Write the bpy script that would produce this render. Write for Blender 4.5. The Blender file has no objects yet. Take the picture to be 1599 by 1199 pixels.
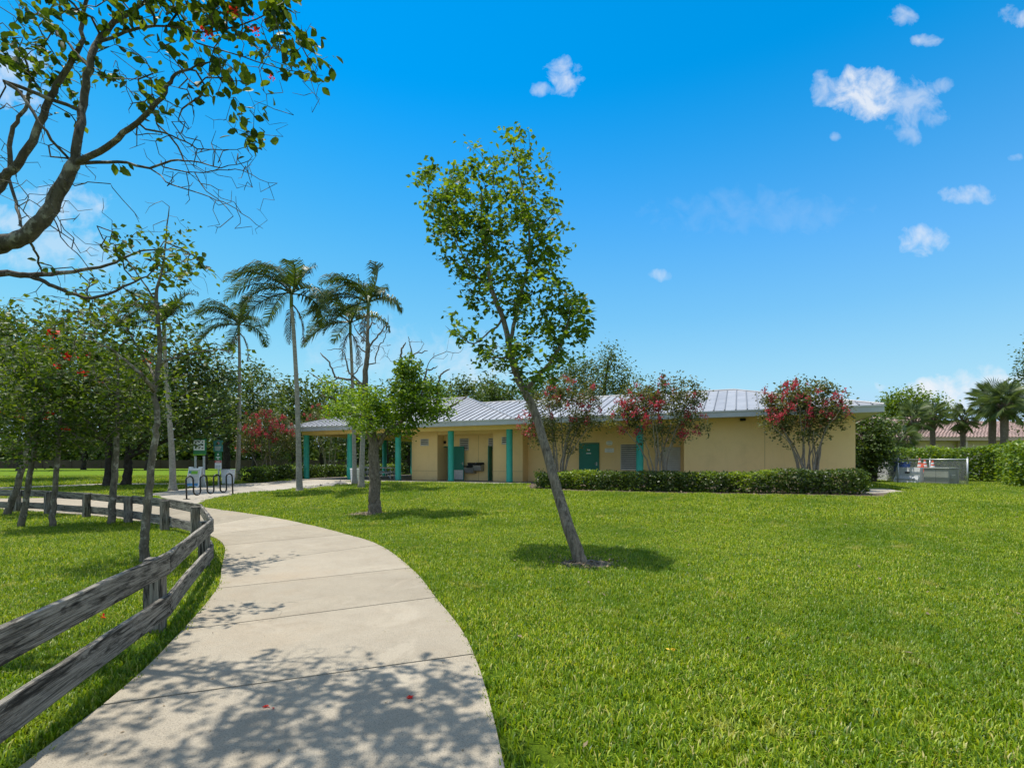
import bpy, math, random
import numpy as np
from mathutils import Vector, Matrix
R = math.radians
rng = np.random.default_rng(7)
random.seed(7)
scn = bpy.context.scene
COL = scn.collection

# ------------------------------------------------------------------ camera
FPX, HZ, CH = 800.0, 722.0, 1.5            # focal length and horizon row of the 1599 x 1199 photograph, eye height
cam_d = bpy.data.cameras.new('camera')
cam = bpy.data.objects.new('camera', cam_d)
COL.objects.link(cam)
cam.location = (0, 0, CH)
cam.rotation_euler = (R(90), 0, 0)
cam_d.sensor_width = 36
cam_d.lens = 36 * FPX / 1599
cam_d.shift_y = (HZ - 599.5) / 1599
cam_d.clip_start = 0.05
cam_d.clip_end = 3000
scn.camera = cam

# ------------------------------------------------------------------ sun, sky, exposure
SUN_EL, SUN_AZ = 73.0, 26.0                # azimuth: degrees forward of due left
sd = Vector((-math.cos(R(SUN_AZ)) * math.cos(R(SUN_EL)), math.sin(R(SUN_AZ)) * math.cos(R(SUN_EL)), math.sin(R(SUN_EL))))
sun_d = bpy.data.lights.new('sun', 'SUN')
sun_d.energy = 4.8
sun_d.angle = R(0.55)
sun_d.color = (1.0, 0.95, 0.86)
sun = bpy.data.objects.new('sun', sun_d)
sun.rotation_euler = (-sd).to_track_quat('-Z', 'Y').to_euler()
sun.location = (-10, 5, 30)
COL.objects.link(sun)

world = bpy.data.worlds.new('World')
scn.world = world
world.use_nodes = True
wt = world.node_tree
wt.nodes.clear()
def N(t, typ, **kw):
    n = t.nodes.new(typ)
    for k, v in kw.items():
        setattr(n, k, v)
    return n
def mth(t, op, a, b=None, c=None, clamp=False):
    n = N(t, 'ShaderNodeMath', operation=op)
    n.use_clamp = clamp
    for i, v in enumerate((a, b, c)):
        if v is None:
            continue
        if isinstance(v, (int, float)):
            n.inputs[i].default_value = v
        else:
            t.links.new(v, n.inputs[i])
    return n.outputs[0]
SKY_STRENGTH = 0.15
sky = N(wt, 'ShaderNodeTexSky', sky_type='NISHITA')
sky.sun_disc = False
sky.sun_elevation = R(SUN_EL)
sky.sun_rotation = R(-(90 - SUN_AZ))
sky.air_density = 1.15
sky.dust_density = 0.2
sky.ozone_density = 10.0
hsv = N(wt, 'ShaderNodeHueSaturation')
hsv.inputs['Saturation'].default_value = 1.38
hsv.inputs['Hue'].default_value = 0.486
hsv.inputs['Value'].default_value = 1.05
wt.links.new(sky.outputs[0], hsv.inputs['Color'])
geo = N(wt, 'ShaderNodeTexCoord')
sep = N(wt, 'ShaderNodeSeparateXYZ')
wt.links.new(geo.outputs['Generated'], sep.inputs[0])
dx, dy, dz = sep.outputs
yy = mth(wt, 'MAXIMUM', dy, 0.02)
U = mth(wt, 'DIVIDE', dx, yy)
V = mth(wt, 'DIVIDE', dz, yy)
cmb = N(wt, 'ShaderNodeCombineXYZ')
wt.links.new(U, cmb.inputs[0]); wt.links.new(V, cmb.inputs[1])
nz = N(wt, 'ShaderNodeTexNoise')
nz.inputs['Scale'].default_value = 22
nz.inputs['Detail'].default_value = 9
nz.inputs['Roughness'].default_value = 0.6
nz.inputs['Distortion'].default_value = 0.35
wt.links.new(cmb.outputs[0], nz.inputs['Vector'])
nz2 = N(wt, 'ShaderNodeTexNoise')
nz2.inputs['Scale'].default_value = 5
nz2.inputs['Detail'].default_value = 4
wt.links.new(cmb.outputs[0], nz2.inputs['Vector'])
nn = mth(wt, 'ADD', mth(wt, 'MULTIPLY', mth(wt, 'SUBTRACT', nz.outputs[0], 0.5), 3.4), mth(wt, 'MULTIPLY', mth(wt, 'SUBTRACT', nz2.outputs[0], 0.5), 1.0))
# small fair weather clouds: direction (from photo bearings), half sizes, density
CLOUDS = [(880, 120, 26, 26, .75), (850, 138, 18, 12, .6), (1350, 150, 52, 34, 1.0), (1290, 140, 26, 22, .6), (1425, 165, 50, 34, .55), (1420, 210, 18, 16, .35), (1465, 138, 20, 14, .55),
          (1408, 26, 18, 14, .6), (1590, 24, 22, 16, .7), (1450, 64, 22, 8, .6), (1510, 304, 34, 13, .6), (1438, 374, 34, 20, .75), (1030, 430, 16, 8, .5), (1304, 214, 8, 7, .4),
          (1465, 618, 75, 24, 1.1), (1560, 606, 80, 26, .8), (100, 325, 70, 26, .6), (15, 125, 50, 40, .8), (30, 345, 60, 30, .55), (90, 395, 90, 30, .5), (735, 570, 60, 40, .5), (600, 545, 90, 40, .3), (1180, 330, 130, 30, .10), (1585, 246, 12, 6, .4)]
tot = None
for (cx, cy, rx, ry, a) in CLOUDS:
    u0, v0 = (cx - 799.5) / FPX, (HZ - cy) / FPX
    du = mth(wt, 'DIVIDE', mth(wt, 'SUBTRACT', U, u0), rx / FPX * 1.25)
    dv = mth(wt, 'DIVIDE', mth(wt, 'SUBTRACT', V, v0), ry / FPX * 1.25)
    rr = mth(wt, 'ADD', mth(wt, 'MULTIPLY', du, du), mth(wt, 'MULTIPLY', dv, dv))
    fall = mth(wt, 'SUBTRACT', 1.0, rr)
    m = mth(wt, 'ADD', fall, mth(wt, 'MULTIPLY', nn, 1.35))
    m = mth(wt, 'MULTIPLY', m, 0.72, clamp=True)
    m = mth(wt, 'MULTIPLY', m, mth(wt, 'MULTIPLY', mth(wt, 'SUBTRACT', 2.2, rr), 1.0, clamp=True))
    m = mth(wt, 'MULTIPLY', m, a * 0.85)
    tot = m if tot is None else mth(wt, 'MAXIMUM', tot, m)
front = mth(wt, 'GREATER_THAN', dy, 0.03)
tot = mth(wt, 'MULTIPLY', tot, front, clamp=True)
# unseen cumulus field added beside, above and behind the view to neutralise the shade
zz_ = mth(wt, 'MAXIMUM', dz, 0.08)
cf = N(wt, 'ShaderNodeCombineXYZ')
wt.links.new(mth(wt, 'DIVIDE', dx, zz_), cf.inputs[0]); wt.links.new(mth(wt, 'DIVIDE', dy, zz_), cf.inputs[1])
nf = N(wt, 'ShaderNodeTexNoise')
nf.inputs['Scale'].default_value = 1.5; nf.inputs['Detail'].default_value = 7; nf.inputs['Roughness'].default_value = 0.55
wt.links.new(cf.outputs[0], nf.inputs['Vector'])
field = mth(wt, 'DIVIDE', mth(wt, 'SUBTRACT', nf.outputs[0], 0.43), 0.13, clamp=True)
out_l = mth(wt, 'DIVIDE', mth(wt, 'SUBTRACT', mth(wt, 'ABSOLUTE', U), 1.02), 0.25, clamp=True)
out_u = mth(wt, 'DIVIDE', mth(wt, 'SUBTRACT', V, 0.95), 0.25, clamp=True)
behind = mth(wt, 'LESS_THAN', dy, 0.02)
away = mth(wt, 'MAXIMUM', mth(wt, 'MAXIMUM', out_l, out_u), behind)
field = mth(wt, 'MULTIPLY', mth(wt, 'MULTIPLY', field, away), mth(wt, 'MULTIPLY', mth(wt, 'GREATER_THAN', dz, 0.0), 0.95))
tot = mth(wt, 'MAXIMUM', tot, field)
mixc = N(wt, 'ShaderNodeMix', data_type='RGBA')
wt.links.new(tot, mixc.inputs[0])
cp = N(wt, 'ShaderNodeVectorMath', operation='MINIMUM')      # the bright band at the horizon stays below white, as in moist air
cp.inputs[1].default_value = (3.05, 4.05, 4.95)
wt.links.new(hsv.outputs[0], cp.inputs[0])
up = mth(wt, 'SUBTRACT', 1.0, mth(wt, 'DIVIDE', mth(wt, 'MAXIMUM', dz, 0.0), 0.6), clamp=True)
hz = N(wt, 'ShaderNodeMix', data_type='RGBA')                # moist pale air low in the sky, all round
wt.links.new(mth(wt, 'MULTIPLY', mth(wt, 'POWER', up, 1.6), 0.9), hz.inputs[0])
low = mth(wt, 'DIVIDE', mth(wt, 'SUBTRACT', dz, 0.62), 0.16, clamp=True)   # only the low sky is held down; the glow round the sun is left as it is
capm = N(wt, 'ShaderNodeMix', data_type='RGBA')
wt.links.new(low, capm.inputs[0])
wt.links.new(cp.outputs[0], capm.inputs[6]); wt.links.new(hsv.outputs[0], capm.inputs[7])
wt.links.new(capm.outputs[2], hz.inputs[6])
hz.inputs[7].default_value = (2.75, 3.75, 4.95, 1)
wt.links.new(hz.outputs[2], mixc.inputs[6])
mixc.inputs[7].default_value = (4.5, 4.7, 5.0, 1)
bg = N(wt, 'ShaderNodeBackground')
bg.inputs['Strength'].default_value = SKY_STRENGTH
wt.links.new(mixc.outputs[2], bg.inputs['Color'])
wo = N(wt, 'ShaderNodeOutputWorld')
wt.links.new(bg.outputs[0], wo.inputs[0])

vs = scn.view_settings
vs.view_transform = 'Standard'
vs.look = 'None'
vs.gamma = 1
vs.use_curve_mapping = False
vs.exposure = 0.35
scn.display_settings.display_device = 'sRGB'
scn.cycles.max_bounces = 8
scn.cycles.diffuse_bounces = 4
scn.cycles.transmission_bounces = 6
scn.cycles.transparent_max_bounces = 8
try:
    scn.cycles.use_denoising = True
except Exception:
    pass

# ------------------------------------------------------------------ lie of the land
P5 = np.array([-0.14, 28.07])              # the column at the right end of the pavilion front
BU = np.array([0.9135, -0.4067])           # along the building front, to the right
BB = np.array([0.4067, 0.9135])            # towards its back
PAD = 0.39
def smooth(a, b, x):
    t = np.clip((x - a) / (b - a), 0, 1)
    return t * t * (3 - 2 * t)
def gz(x, y):
    x = np.asarray(x, float); y = np.asarray(y, float)
    q = -((x - P5[0]) * BB[0] + (y - P5[1]) * BB[1])
    return PAD * (1 - smooth(2.5, 17, q))
def at(px, py, lift=0.0):
    """the spot of ground the photograph shows at a pixel"""
    d = 1.3 * FPX / max(py - HZ, 1)
    for _ in range(40):
        x = (px - 799.5) / FPX * d
        d = 0.5 * d + 0.5 * (CH - float(gz(x, d))) * FPX / (py - HZ)
    x = (px - 799.5) / FPX * d
    return np.array([x, d, float(gz(x, d)) + lift])
def pt(px, py, d):
    return np.array([(px - 799.5) / FPX * d, d, CH + (HZ - py) / FPX * d])

# ------------------------------------------------------------------ mesh helpers
class MB:
    """collects shapes; every shape is placed through the frame M"""
    def __init__(self, M=None):
        self.v, self.f, self.n, self.M = [], [], 0, (np.eye(4) if M is None else np.array(M, float))
    def add(self, V, F):
        V = np.asarray(V, float) @ self.M[:3, :3].T + self.M[:3, 3]
        self.v.append(V)
        self.f.extend([tuple(int(i) + self.n for i in f) for f in F])
        self.n += len(V)
        return self
    def box(self, x0, x1, y0, y1, z0, z1, bev=0.0):
        if bev <= 0:
            V = [(x, y, z) for z in (z0, z1) for y in (y0, y1) for x in (x0, x1)]
            F = [(0, 2, 3, 1), (4, 5, 7, 6), (0, 1, 5, 4), (1, 3, 7, 5), (3, 2, 6, 7), (2, 0, 4, 6)]
            return self.add(V, F)
        b = min(bev, (x1 - x0) / 2.01, (y1 - y0) / 2.01, (z1 - z0) / 2.01)
        V, F = [], []
        for z, i in ((z0, b), (z0 + b, 0), (z1 - b, 0), (z1, b)):
            for (x, y) in ((x0 + b, y0 + i), (x1 - b, y0 + i), (x1 - i, y0 + b), (x1 - i, y1 - b), (x1 - b, y1 - i), (x0 + b, y1 - i), (x0 + i, y1 - b), (x0 + i, y0 + b)):
                V.append((x, y, z))
        for k in range(3):
            for j in range(8):
                a, c = k * 8 + j, k * 8 + (j + 1) % 8
                F.append((a, c, c + 8, a + 8))
        F.append(tuple(range(7, -1, -1)))
        F.append(tuple(range(24, 32)))
        return self.add(V, F)
    def prism(self, poly, z0, z1):
        n = len(poly)
        V = [(p[0], p[1], z0) for p in poly] + [(p[0], p[1], z1) for p in poly]
        F = [(i, (i + 1) % n, n + (i + 1) % n, n + i) for i in range(n)] + [tuple(range(n - 1, -1, -1)), tuple(range(n, 2 * n))]
        return self.add(V, F)
    def tube(self, pts, rad, n=8, cap=True):
        pts = np.asarray(pts, float)
        m = len(pts)
        rad = np.full(m, rad, float) if np.isscalar(rad) else np.asarray(rad, float)
        T = np.gradient(pts, axis=0)
        T /= np.linalg.norm(T, axis=1)[:, None] + 1e-9
        a = np.array([0, 0, 1.0]) if abs(T[0, 2]) < 0.9 else np.array([1.0, 0, 0])
        V = []
        ang = np.arange(n) * 2 * np.pi / n
        for i in range(m):
            s = np.cross(T[i], a); s /= np.linalg.norm(s) + 1e-9
            a = np.cross(s, T[i])
            V.append(pts[i] + rad[i] * (np.cos(ang)[:, None] * s + np.sin(ang)[:, None] * a))
        V = np.concatenate(V)
        F = [(i * n + j, i * n + (j + 1) % n, (i + 1) * n + (j + 1) % n, (i + 1) * n + j) for i in range(m - 1) for j in range(n)]
        if cap:
            F += [tuple(range(n - 1, -1, -1)), tuple(range((m - 1) * n, m * n))]
        return self.add(V, F)
    def lathe(self, prof, n=20, c=(0, 0, 0)):
        m = len(prof)
        V = [(c[0] + r * math.cos(2 * math.pi * j / n), c[1] + r * math.sin(2 * math.pi * j / n), c[2] + z) for r, z in prof for j in range(n)]
        F = [(i * n + j, i * n + (j + 1) % n, (i + 1) * n + (j + 1) % n, (i + 1) * n + j) for i in range(m - 1) for j in range(n)]
        F += [tuple(range(n - 1, -1, -1)), tuple(range((m - 1) * n, m * n))]
        return self.add(V, F)
    def mesh(self, name, origin=None, smooth=False):
        V = np.concatenate(self.v) if self.v else np.zeros((0, 3))
        if origin is not None:
            V = V - np.asarray(origin)
        me = bpy.data.meshes.new(name)
        me.from_pydata(V.tolist(), [], self.f)
        if smooth:
            me.polygons.foreach_set('use_smooth', [True] * len(me.polygons))
        me.update()
        return me

def fast_mesh(name, V, F, origin=None, smooth=False):
    """V (n,3), F (m,k) arrays"""
    V = np.asarray(V, np.float32)
    if origin is not None:
        V = V - np.asarray(origin, np.float32)
    F = np.asarray(F, np.int32)
    me = bpy.data.meshes.new(name)
    me.vertices.add(len(V)); me.vertices.foreach_set('co', V.ravel())
    k = F.shape[1]
    me.loops.add(F.size); me.loops.foreach_set('vertex_index', F.ravel())
    me.polygons.add(len(F)); me.polygons.foreach_set('loop_start', np.arange(len(F), dtype=np.int32) * k)
    me.polygons.foreach_set('loop_total', np.full(len(F), k, np.int32))
    if smooth:
        me.polygons.foreach_set('use_smooth', np.ones(len(F), bool))
    me.update(calc_edges=True)
    return me

def tag(o, label=None, cat=None, group=None, kind=None):
    if label: o['label'] = label
    if cat: o['category'] = cat
    if group: o['group'] = group
    if kind: o['kind'] = kind
    return o
def origin_of(p):
    v = np.zeros(3)
    while p is not None:
        v += np.array(p.location); p = p.parent
    return v
def thing(name, loc, label, cat, group=None):
    o = bpy.data.objects.new(name, None)
    o.empty_display_size = 0.2
    o.location = [float(c) for c in loc]
    COL.objects.link(o)
    return tag(o, label, cat, group)
def link(name, me, mat, parent=None):
    o = bpy.data.objects.new(name, me)
    if mat is not None and not me.materials:
        me.materials.append(mat)
    COL.objects.link(o)
    o.parent = parent
    return o
def part(name, mb, mat, parent=None, smooth=False):
    return link(name, mb.mesh(name, origin_of(parent), smooth), mat, parent)
def place(name, me, loc, rot, sc, parent):
    """a piece that shares its mesh; loc in world space, parent unrotated"""
    o = bpy.data.objects.new(name, me)
    COL.objects.link(o)
    o.parent = parent
    M = Matrix.Translation(Vector(np.asarray(loc, float) - origin_of(parent))) @ rot.to_4x4() @ Matrix.Scale(sc, 4)
    o.matrix_local = M
    return o
def frame(origin, ux, uy=None, uz=(0, 0, 1)):
    ux = np.asarray(ux, float); ux = ux / np.linalg.norm(ux)
    uz = np.asarray(uz, float)
    if uy is None:
        uy = np.cross(uz, ux); uy /= np.linalg.norm(uy)
        uz = np.cross(ux, uy)
    M = np.eye(4)
    M[:3, 0], M[:3, 1], M[:3, 2], M[:3, 3] = ux, uy, uz, origin
    return M

# ------------------------------------------------------------------ materials
def new_mat(name):
    m = bpy.data.materials.new(name)
    m.use_nodes = True
    t = m.node_tree
    return m, t, t.nodes['Principled BSDF']
def rgb(c):
    return (c[0], c[1], c[2], 1)
def mixrgb(t, fac, a, b, blend='MIX'):
    n = N(t, 'ShaderNodeMix', data_type='RGBA', blend_type=blend)
    for i, v in ((0, fac), (6, a), (7, b)):
        if isinstance(v, (int, float)):
            n.inputs[i].default_value = v
        elif isinstance(v, (tuple, list)):
            n.inputs[i].default_value = rgb(v)
        else:
            t.links.new(v, n.inputs[i])
    return n.outputs[2]
def noise(t, vec, scale, detail=4, rough=0.5, dist=0.0):
    n = N(t, 'ShaderNodeTexNoise')
    n.inputs['Scale'].default_value = scale
    n.inputs['Detail'].default_value = detail
    n.inputs['Roughness'].default_value = rough
    n.inputs['Distortion'].default_value = dist
    if vec is not None:
        t.links.new(vec, n.inputs['Vector'])
    return n.outputs[0]
def ramp(t, fac, stops):
    n = N(t, 'ShaderNodeValToRGB')
    e = n.color_ramp.elements
    while len(e) < len(stops):
        e.new(0.5)
    for k, (p, c) in enumerate(stops):
        e[k].position = p
        e[k].color = rgb(c) if isinstance(c, (tuple, list)) else (c, c, c, 1)
    t.links.new(fac, n.inputs[0])
    return n.outputs[0]
def bump(t, b, h, strength, dist):
    n = N(t, 'ShaderNodeBump')
    n.inputs['Strength'].default_value = strength
    n.inputs['Distance'].default_value = dist
    t.links.new(h, n.inputs['Height'])
    t.links.new(n.outputs[0], b.inputs['Normal'])
def coords(t, kind='Object', scale=None):
    c = N(t, 'ShaderNodeTexCoord').outputs[kind]
    if scale is None:
        return c
    m = N(t, 'ShaderNodeMapping')
    m.inputs['Scale'].default_value = scale
    t.links.new(c, m.inputs[0])
    return m.outputs[0]
def world_pos(t):
    return N(t, 'ShaderNodeNewGeometry').outputs['Position']

def plain(name, c, rough=0.7, metal=0.0, var=0.12, scale=6.0, bmp=0.0, bscale=60.0, spec=0.4, dirt=None, dirt_amt=0.0):
    m, t, b = new_mat(name)
    P = world_pos(t)
    f = noise(t, P, scale, 5, 0.6)
    lo = tuple(x * (1 - var) for x in c); hi = tuple(min(1, x * (1 + var)) for x in c)
    col = ramp(t, f, [(0.3, lo), (0.7, hi)])
    if dirt:
        g = noise(t, P, scale * 0.35, 6, 0.65)
        k = ramp(t, g, [(0.5, 0.0), (0.75, 1.0)])
        col = mixrgb(t, mth(t, 'MULTIPLY', k, dirt_amt), col, dirt)
    t.links.new(col, b.inputs['Base Color'])
    b.inputs['Roughness'].default_value = rough
    b.inputs['Metallic'].default_value = metal
    b.inputs['Specular IOR Level'].default_value = spec
    if bmp:
        bump(t, b, noise(t, P, bscale, 6, 0.6), bmp, 0.01)
    return m

def leaf_mat(name, dark, mid, light, trans=0.45, rough=0.42, spec=0.28, sat_t=None):
    """leaves: each one takes its own tint; light comes through them"""
    m, t, b = new_mat(name)
    out = t.nodes['Material Output']
    g = N(t, 'ShaderNodeNewGeometry')
    oi = N(t, 'ShaderNodeObjectInfo')
    r = mth(t, 'FRACT', mth(t, 'ADD', g.outputs['Random Per Island'], oi.outputs['Random']))
    big = noise(t, g.outputs['Position'], 1.3, 3, 0.5)
    f = mth(t, 'ADD', mth(t, 'MULTIPLY', r, 0.75), mth(t, 'MULTIPLY', mth(t, 'SUBTRACT', big, 0.35), 0.6), clamp=True)
    col = ramp(t, f, [(0.05, dark), (0.5, mid), (0.95, light)])
    t.links.new(col, b.inputs['Base Color'])
    b.inputs['Roughness'].default_value = rough
    b.inputs['Specular IOR Level'].default_value = spec
    tr = N(t, 'ShaderNodeBsdfTranslucent')
    tc = mixrgb(t, 1.0, col, sat_t or (1.5, 1.35, 0.5), 'MULTIPLY')
    t.links.new(tc, tr.inputs['Color'])
    mx = N(t, 'ShaderNodeMixShader')
    mx.inputs[0].default_value = trans
    t.links.new(b.outputs[0], mx.inputs[1]); t.links.new(tr.outputs[0], mx.inputs[2])
    t.links.new(mx.outputs[0], out.inputs['Surface'])
    return m

def bark_mat(name, a, b_, lichen, scale=14, stretch=(1, 1, 0.25), lich=0.5, bmp=0.8):
    m, t, b = new_mat(name)
    v = coords(t, 'Object', stretch)
    f = noise(t, v, scale, 8, 0.7, 0.6)
    col = ramp(t, f, [(0.3, a), (0.62, b_)])
    g = noise(t, coords(t, 'Object'), scale * 0.55, 6, 0.65)
    k = ramp(t, g, [(0.54, 0.0), (0.62, 1.0)])
    col = mixrgb(t, mth(t, 'MULTIPLY', k, lich), col, lichen)
    t.links.new(col, b.inputs['Base Color'])
    b.inputs['Roughness'].default_value = 0.92
    b.inputs['Specular IOR Level'].default_value = 0.2
    bump(t, b, f, bmp, 0.02)
    return m

MAT = {}
# concrete of the paths: broom lines, stains, speckle
def concrete(name, base, warm):
    m, t, b = new_mat(name)
    P = world_pos(t)
    oi = N(t, 'ShaderNodeObjectInfo').outputs['Random']
    big = noise(t, P, 0.55, 5, 0.6)
    mid = noise(t, P, 3.5, 6, 0.65)
    fine = noise(t, P, 130, 3, 0.6)
    col = ramp(t, big, [(0.3, tuple(x * 0.82 for x in base)), (0.55, base), (0.75, warm)])
    col = mixrgb(t, mth(t, 'MULTIPLY', ramp(t, mid, [(0.45, 0.0), (0.8, 1.0)]), 0.35), col, tuple(x * 0.66 for x in warm))
    col = mixrgb(t, ramp(t, fine, [(0.36, 0.75), (0.5, 0.0)]), col, tuple(x * 0.42 for x in base))
    col = mixrgb(t, ramp(t, noise(t, P, 60, 2), [(0.62, 0.0), (0.72, 0.5)]), col, tuple(min(1, x * 1.25) for x in base))
    col = mixrgb(t, 1.0, col, mixrgb(t, oi, (0.86, 0.85, 0.82), (1.08, 1.07, 1.06)), 'MULTIPLY')
    col = mixrgb(t, mth(t, 'MULTIPLY', ramp(t, noise(t, P, 1.3, 7, 0.7, 0.6), [(0.52, 0.0), (0.66, 1.0)]), 0.30), col, tuple(x * 0.62 for x in warm))
    col = mixrgb(t, mth(t, 'MULTIPLY', ramp(t, noise(t, P, 0.8, 6, 0.7, 1.5), [(0.56, 0.0), (0.64, 1.0)]), 0.25), col, tuple(min(1, x * 1.25) for x in base))
    vc = N(t, 'ShaderNodeTexVoronoi', feature='DISTANCE_TO_EDGE'); vc.inputs['Scale'].default_value = 0.42
    wp = N(t, 'ShaderNodeVectorMath', operation='ADD'); t.links.new(P, wp.inputs[0])
    wn = N(t, 'ShaderNodeTexNoise'); wn.inputs['Scale'].default_value = 2.2; wn.inputs['Detail'].default_value = 6; t.links.new(P, wn.inputs['Vector'])
    ws = N(t, 'ShaderNodeVectorMath', operation='SCALE'); t.links.new(wn.outputs['Color'], ws.inputs[0]); ws.inputs['Scale'].default_value = 0.7
    t.links.new(ws.outputs[0], wp.inputs[1]); t.links.new(wp.outputs[0], vc.inputs['Vector'])
    crack = ramp(t, vc.outputs['Distance'], [(0.0, 1.0), (0.0022, 0.0)])
    gate = ramp(t, noise(t, P, 0.45, 2), [(0.54, 0.0), (0.58, 1.0)])
    col = mixrgb(t, mth(t, 'MULTIPLY', mth(t, 'MULTIPLY', crack, gate), 0.55), col, tuple(x * 0.3 for x in base))
    pit = ramp(t, noise(t, P, 38, 4, 0.7), [(0.30, 0.7), (0.36, 0.0)])
    col = mixrgb(t, pit, col, tuple(x * 0.35 for x in base))
    t.links.new(col, b.inputs['Base Color'])
    b.inputs['Roughness'].default_value = 0.9
    b.inputs['Specular IOR Level'].default_value = 0.25
    bump(t, b, mth(t, 'ADD', fine, mth(t, 'MULTIPLY', mid, 0.6)), 0.5, 0.006)
    return m
MAT['path'] = concrete('path_concrete', (0.352, 0.308, 0.238), (0.352, 0.283, 0.198))
MAT['plaza'] = concrete('plaza_concrete', (0.38, 0.345, 0.285), (0.38, 0.325, 0.25))

def ground_mat():
    m, t, b = new_mat('lawn_turf')
    P = world_pos(t)
    big = noise(t, P, 0.28, 5, 0.6)
    mid = noise(t, P, 2.2, 6, 0.7)
    fine = noise(t, P, 45, 5, 0.75)
    col = ramp(t, fine, [(0.28, (0.022, 0.05, 0.003)), (0.52, (0.11, 0.195, 0.007)), (0.75, (0.26, 0.34, 0.025))])
    col = mixrgb(t, ramp(t, mid, [(0.4, 0.0), (0.8, 0.55)]), col, (0.21, 0.255, 0.018))
    col = mixrgb(t, ramp(t, big, [(0.35, 0.4), (0.6, 0.0)]), col, (0.075, 0.145, 0.005))
    t.links.new(col, b.inputs['Base Color'])
    b.inputs['Roughness'].default_value = 0.95
    b.inputs['Specular IOR Level'].default_value = 0.1
    bump(t, b, fine, 1.0, 0.05)
    return m
MAT['turf'] = ground_mat()

def blade_mat():
    m, t, b = new_mat('grass_blade')
    out = t.nodes['Material Output']
    g = N(t, 'ShaderNodeNewGeometry')
    oi = N(t, 'ShaderNodeObjectInfo')
    r = mth(t, 'FRACT', mth(t, 'ADD', g.outputs['Random Per Island'], oi.outputs['Random']))
    big = noise(t, g.outputs['Position'], 0.35, 5, 0.65)
    mid = noise(t, g.outputs['Position'], 2.4, 4, 0.6)
    col = ramp(t, r, [(0.0, (0.034, 0.088, 0.002)), (0.42, (0.145, 0.25, 0.005)), (0.72, (0.28, 0.385, 0.011)), (0.92, (0.50, 0.55, 0.05)), (0.97, (0.52, 0.46, 0.17))])
    col = mixrgb(t, ramp(t, big, [(0.36, 0.7), (0.56, 0.0)]), col, (0.085, 0.18, 0.005))
    col = mixrgb(t, ramp(t, mid, [(0.52, 0.0), (0.74, 0.55)]), col, (0.29, 0.34, 0.025))
    col = mixrgb(t, ramp(t, noise(t, g.outputs['Position'], 1.1, 5, 0.7), [(0.61, 0.0), (0.70, 0.8)]), col, (0.44, 0.41, 0.12))
    t.links.new(col, b.inputs['Base Color'])
    b.inputs['Roughness'].default_value = 0.45
    b.inputs['Specular IOR Level'].default_value = 0.35
    tr = N(t, 'ShaderNodeBsdfTranslucent')
    t.links.new(mixrgb(t, 1.0, col, (1.5, 1.35, 0.6), 'MULTIPLY'), tr.inputs['Color'])
    mx = N(t, 'ShaderNodeMixShader')
    mx.inputs[0].default_value = 0.4
    t.links.new(b.outputs[0], mx.inputs[1]); t.links.new(tr.outputs[0], mx.inputs[2])
    t.links.new(mx.outputs[0], out.inputs['Surface'])
    return m
MAT['blade'] = blade_mat()

def wood_mat():
    m, t, b = new_mat('weathered_wood')
    oi = N(t, 'ShaderNodeObjectInfo').outputs['Random']
    c = coords(t, 'Object')
    off = N(t, 'ShaderNodeVectorMath', operation='ADD')
    t.links.new(c, off.inputs[0])
    cb = N(t, 'ShaderNodeCombineXYZ')
    t.links.new(mth(t, 'MULTIPLY', oi, 37.0), cb.inputs[0]); t.links.new(mth(t, 'MULTIPLY', oi, 11.0), cb.inputs[2])
    t.links.new(cb.outputs[0], off.inputs[1])
    def stretched(s):
        mp = N(t, 'ShaderNodeMapping'); mp.inputs['Scale'].default_value = s
        t.links.new(off.outputs[0], mp.inputs[0]); return mp.outputs[0]
    grain = noise(t, stretched((0.55, 34, 34)), 3.2, 9, 0.74, 1.2)
    fine = noise(t, stretched((1.2, 80, 80)), 3.0, 5, 0.7, 0.3)
    blot = noise(t, stretched((0.8, 8, 8)), 2.3, 8, 0.72, 1.2)
    col = ramp(t, grain, [(0.33, (0.02, 0.017, 0.014)), (0.43, (0.18, 0.16, 0.13)), (0.55, (0.36, 0.33, 0.28)), (0.8, (0.48, 0.445, 0.38))])
    col = mixrgb(t, ramp(t, blot, [(0.40, 0.92), (0.54, 0.0)]), col, (0.016, 0.0145, 0.012))
    col = mixrgb(t, ramp(t, fine, [(0.38, 0.55), (0.52, 0.0)]), col, (0.03, 0.027, 0.024))
    vk = N(t, 'ShaderNodeTexVoronoi'); vk.inputs['Scale'].default_value = 1.0
    t.links.new(stretched((2.2, 9, 9)), vk.inputs['Vector'])
    col = mixrgb(t, ramp(t, vk.outputs['Distance'], [(0.06, 0.95), (0.16, 0.0)]), col, (0.010, 0.009, 0.008))
    t.links.new(col, b.inputs['Base Color'])
    b.inputs['Roughness'].default_value = 0.9
    b.inputs['Specular IOR Level'].default_value = 0.2
    bump(t, b, mth(t, 'ADD', grain, fine), 0.7, 0.008)
    return m
MAT['wood'] = wood_mat()

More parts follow.
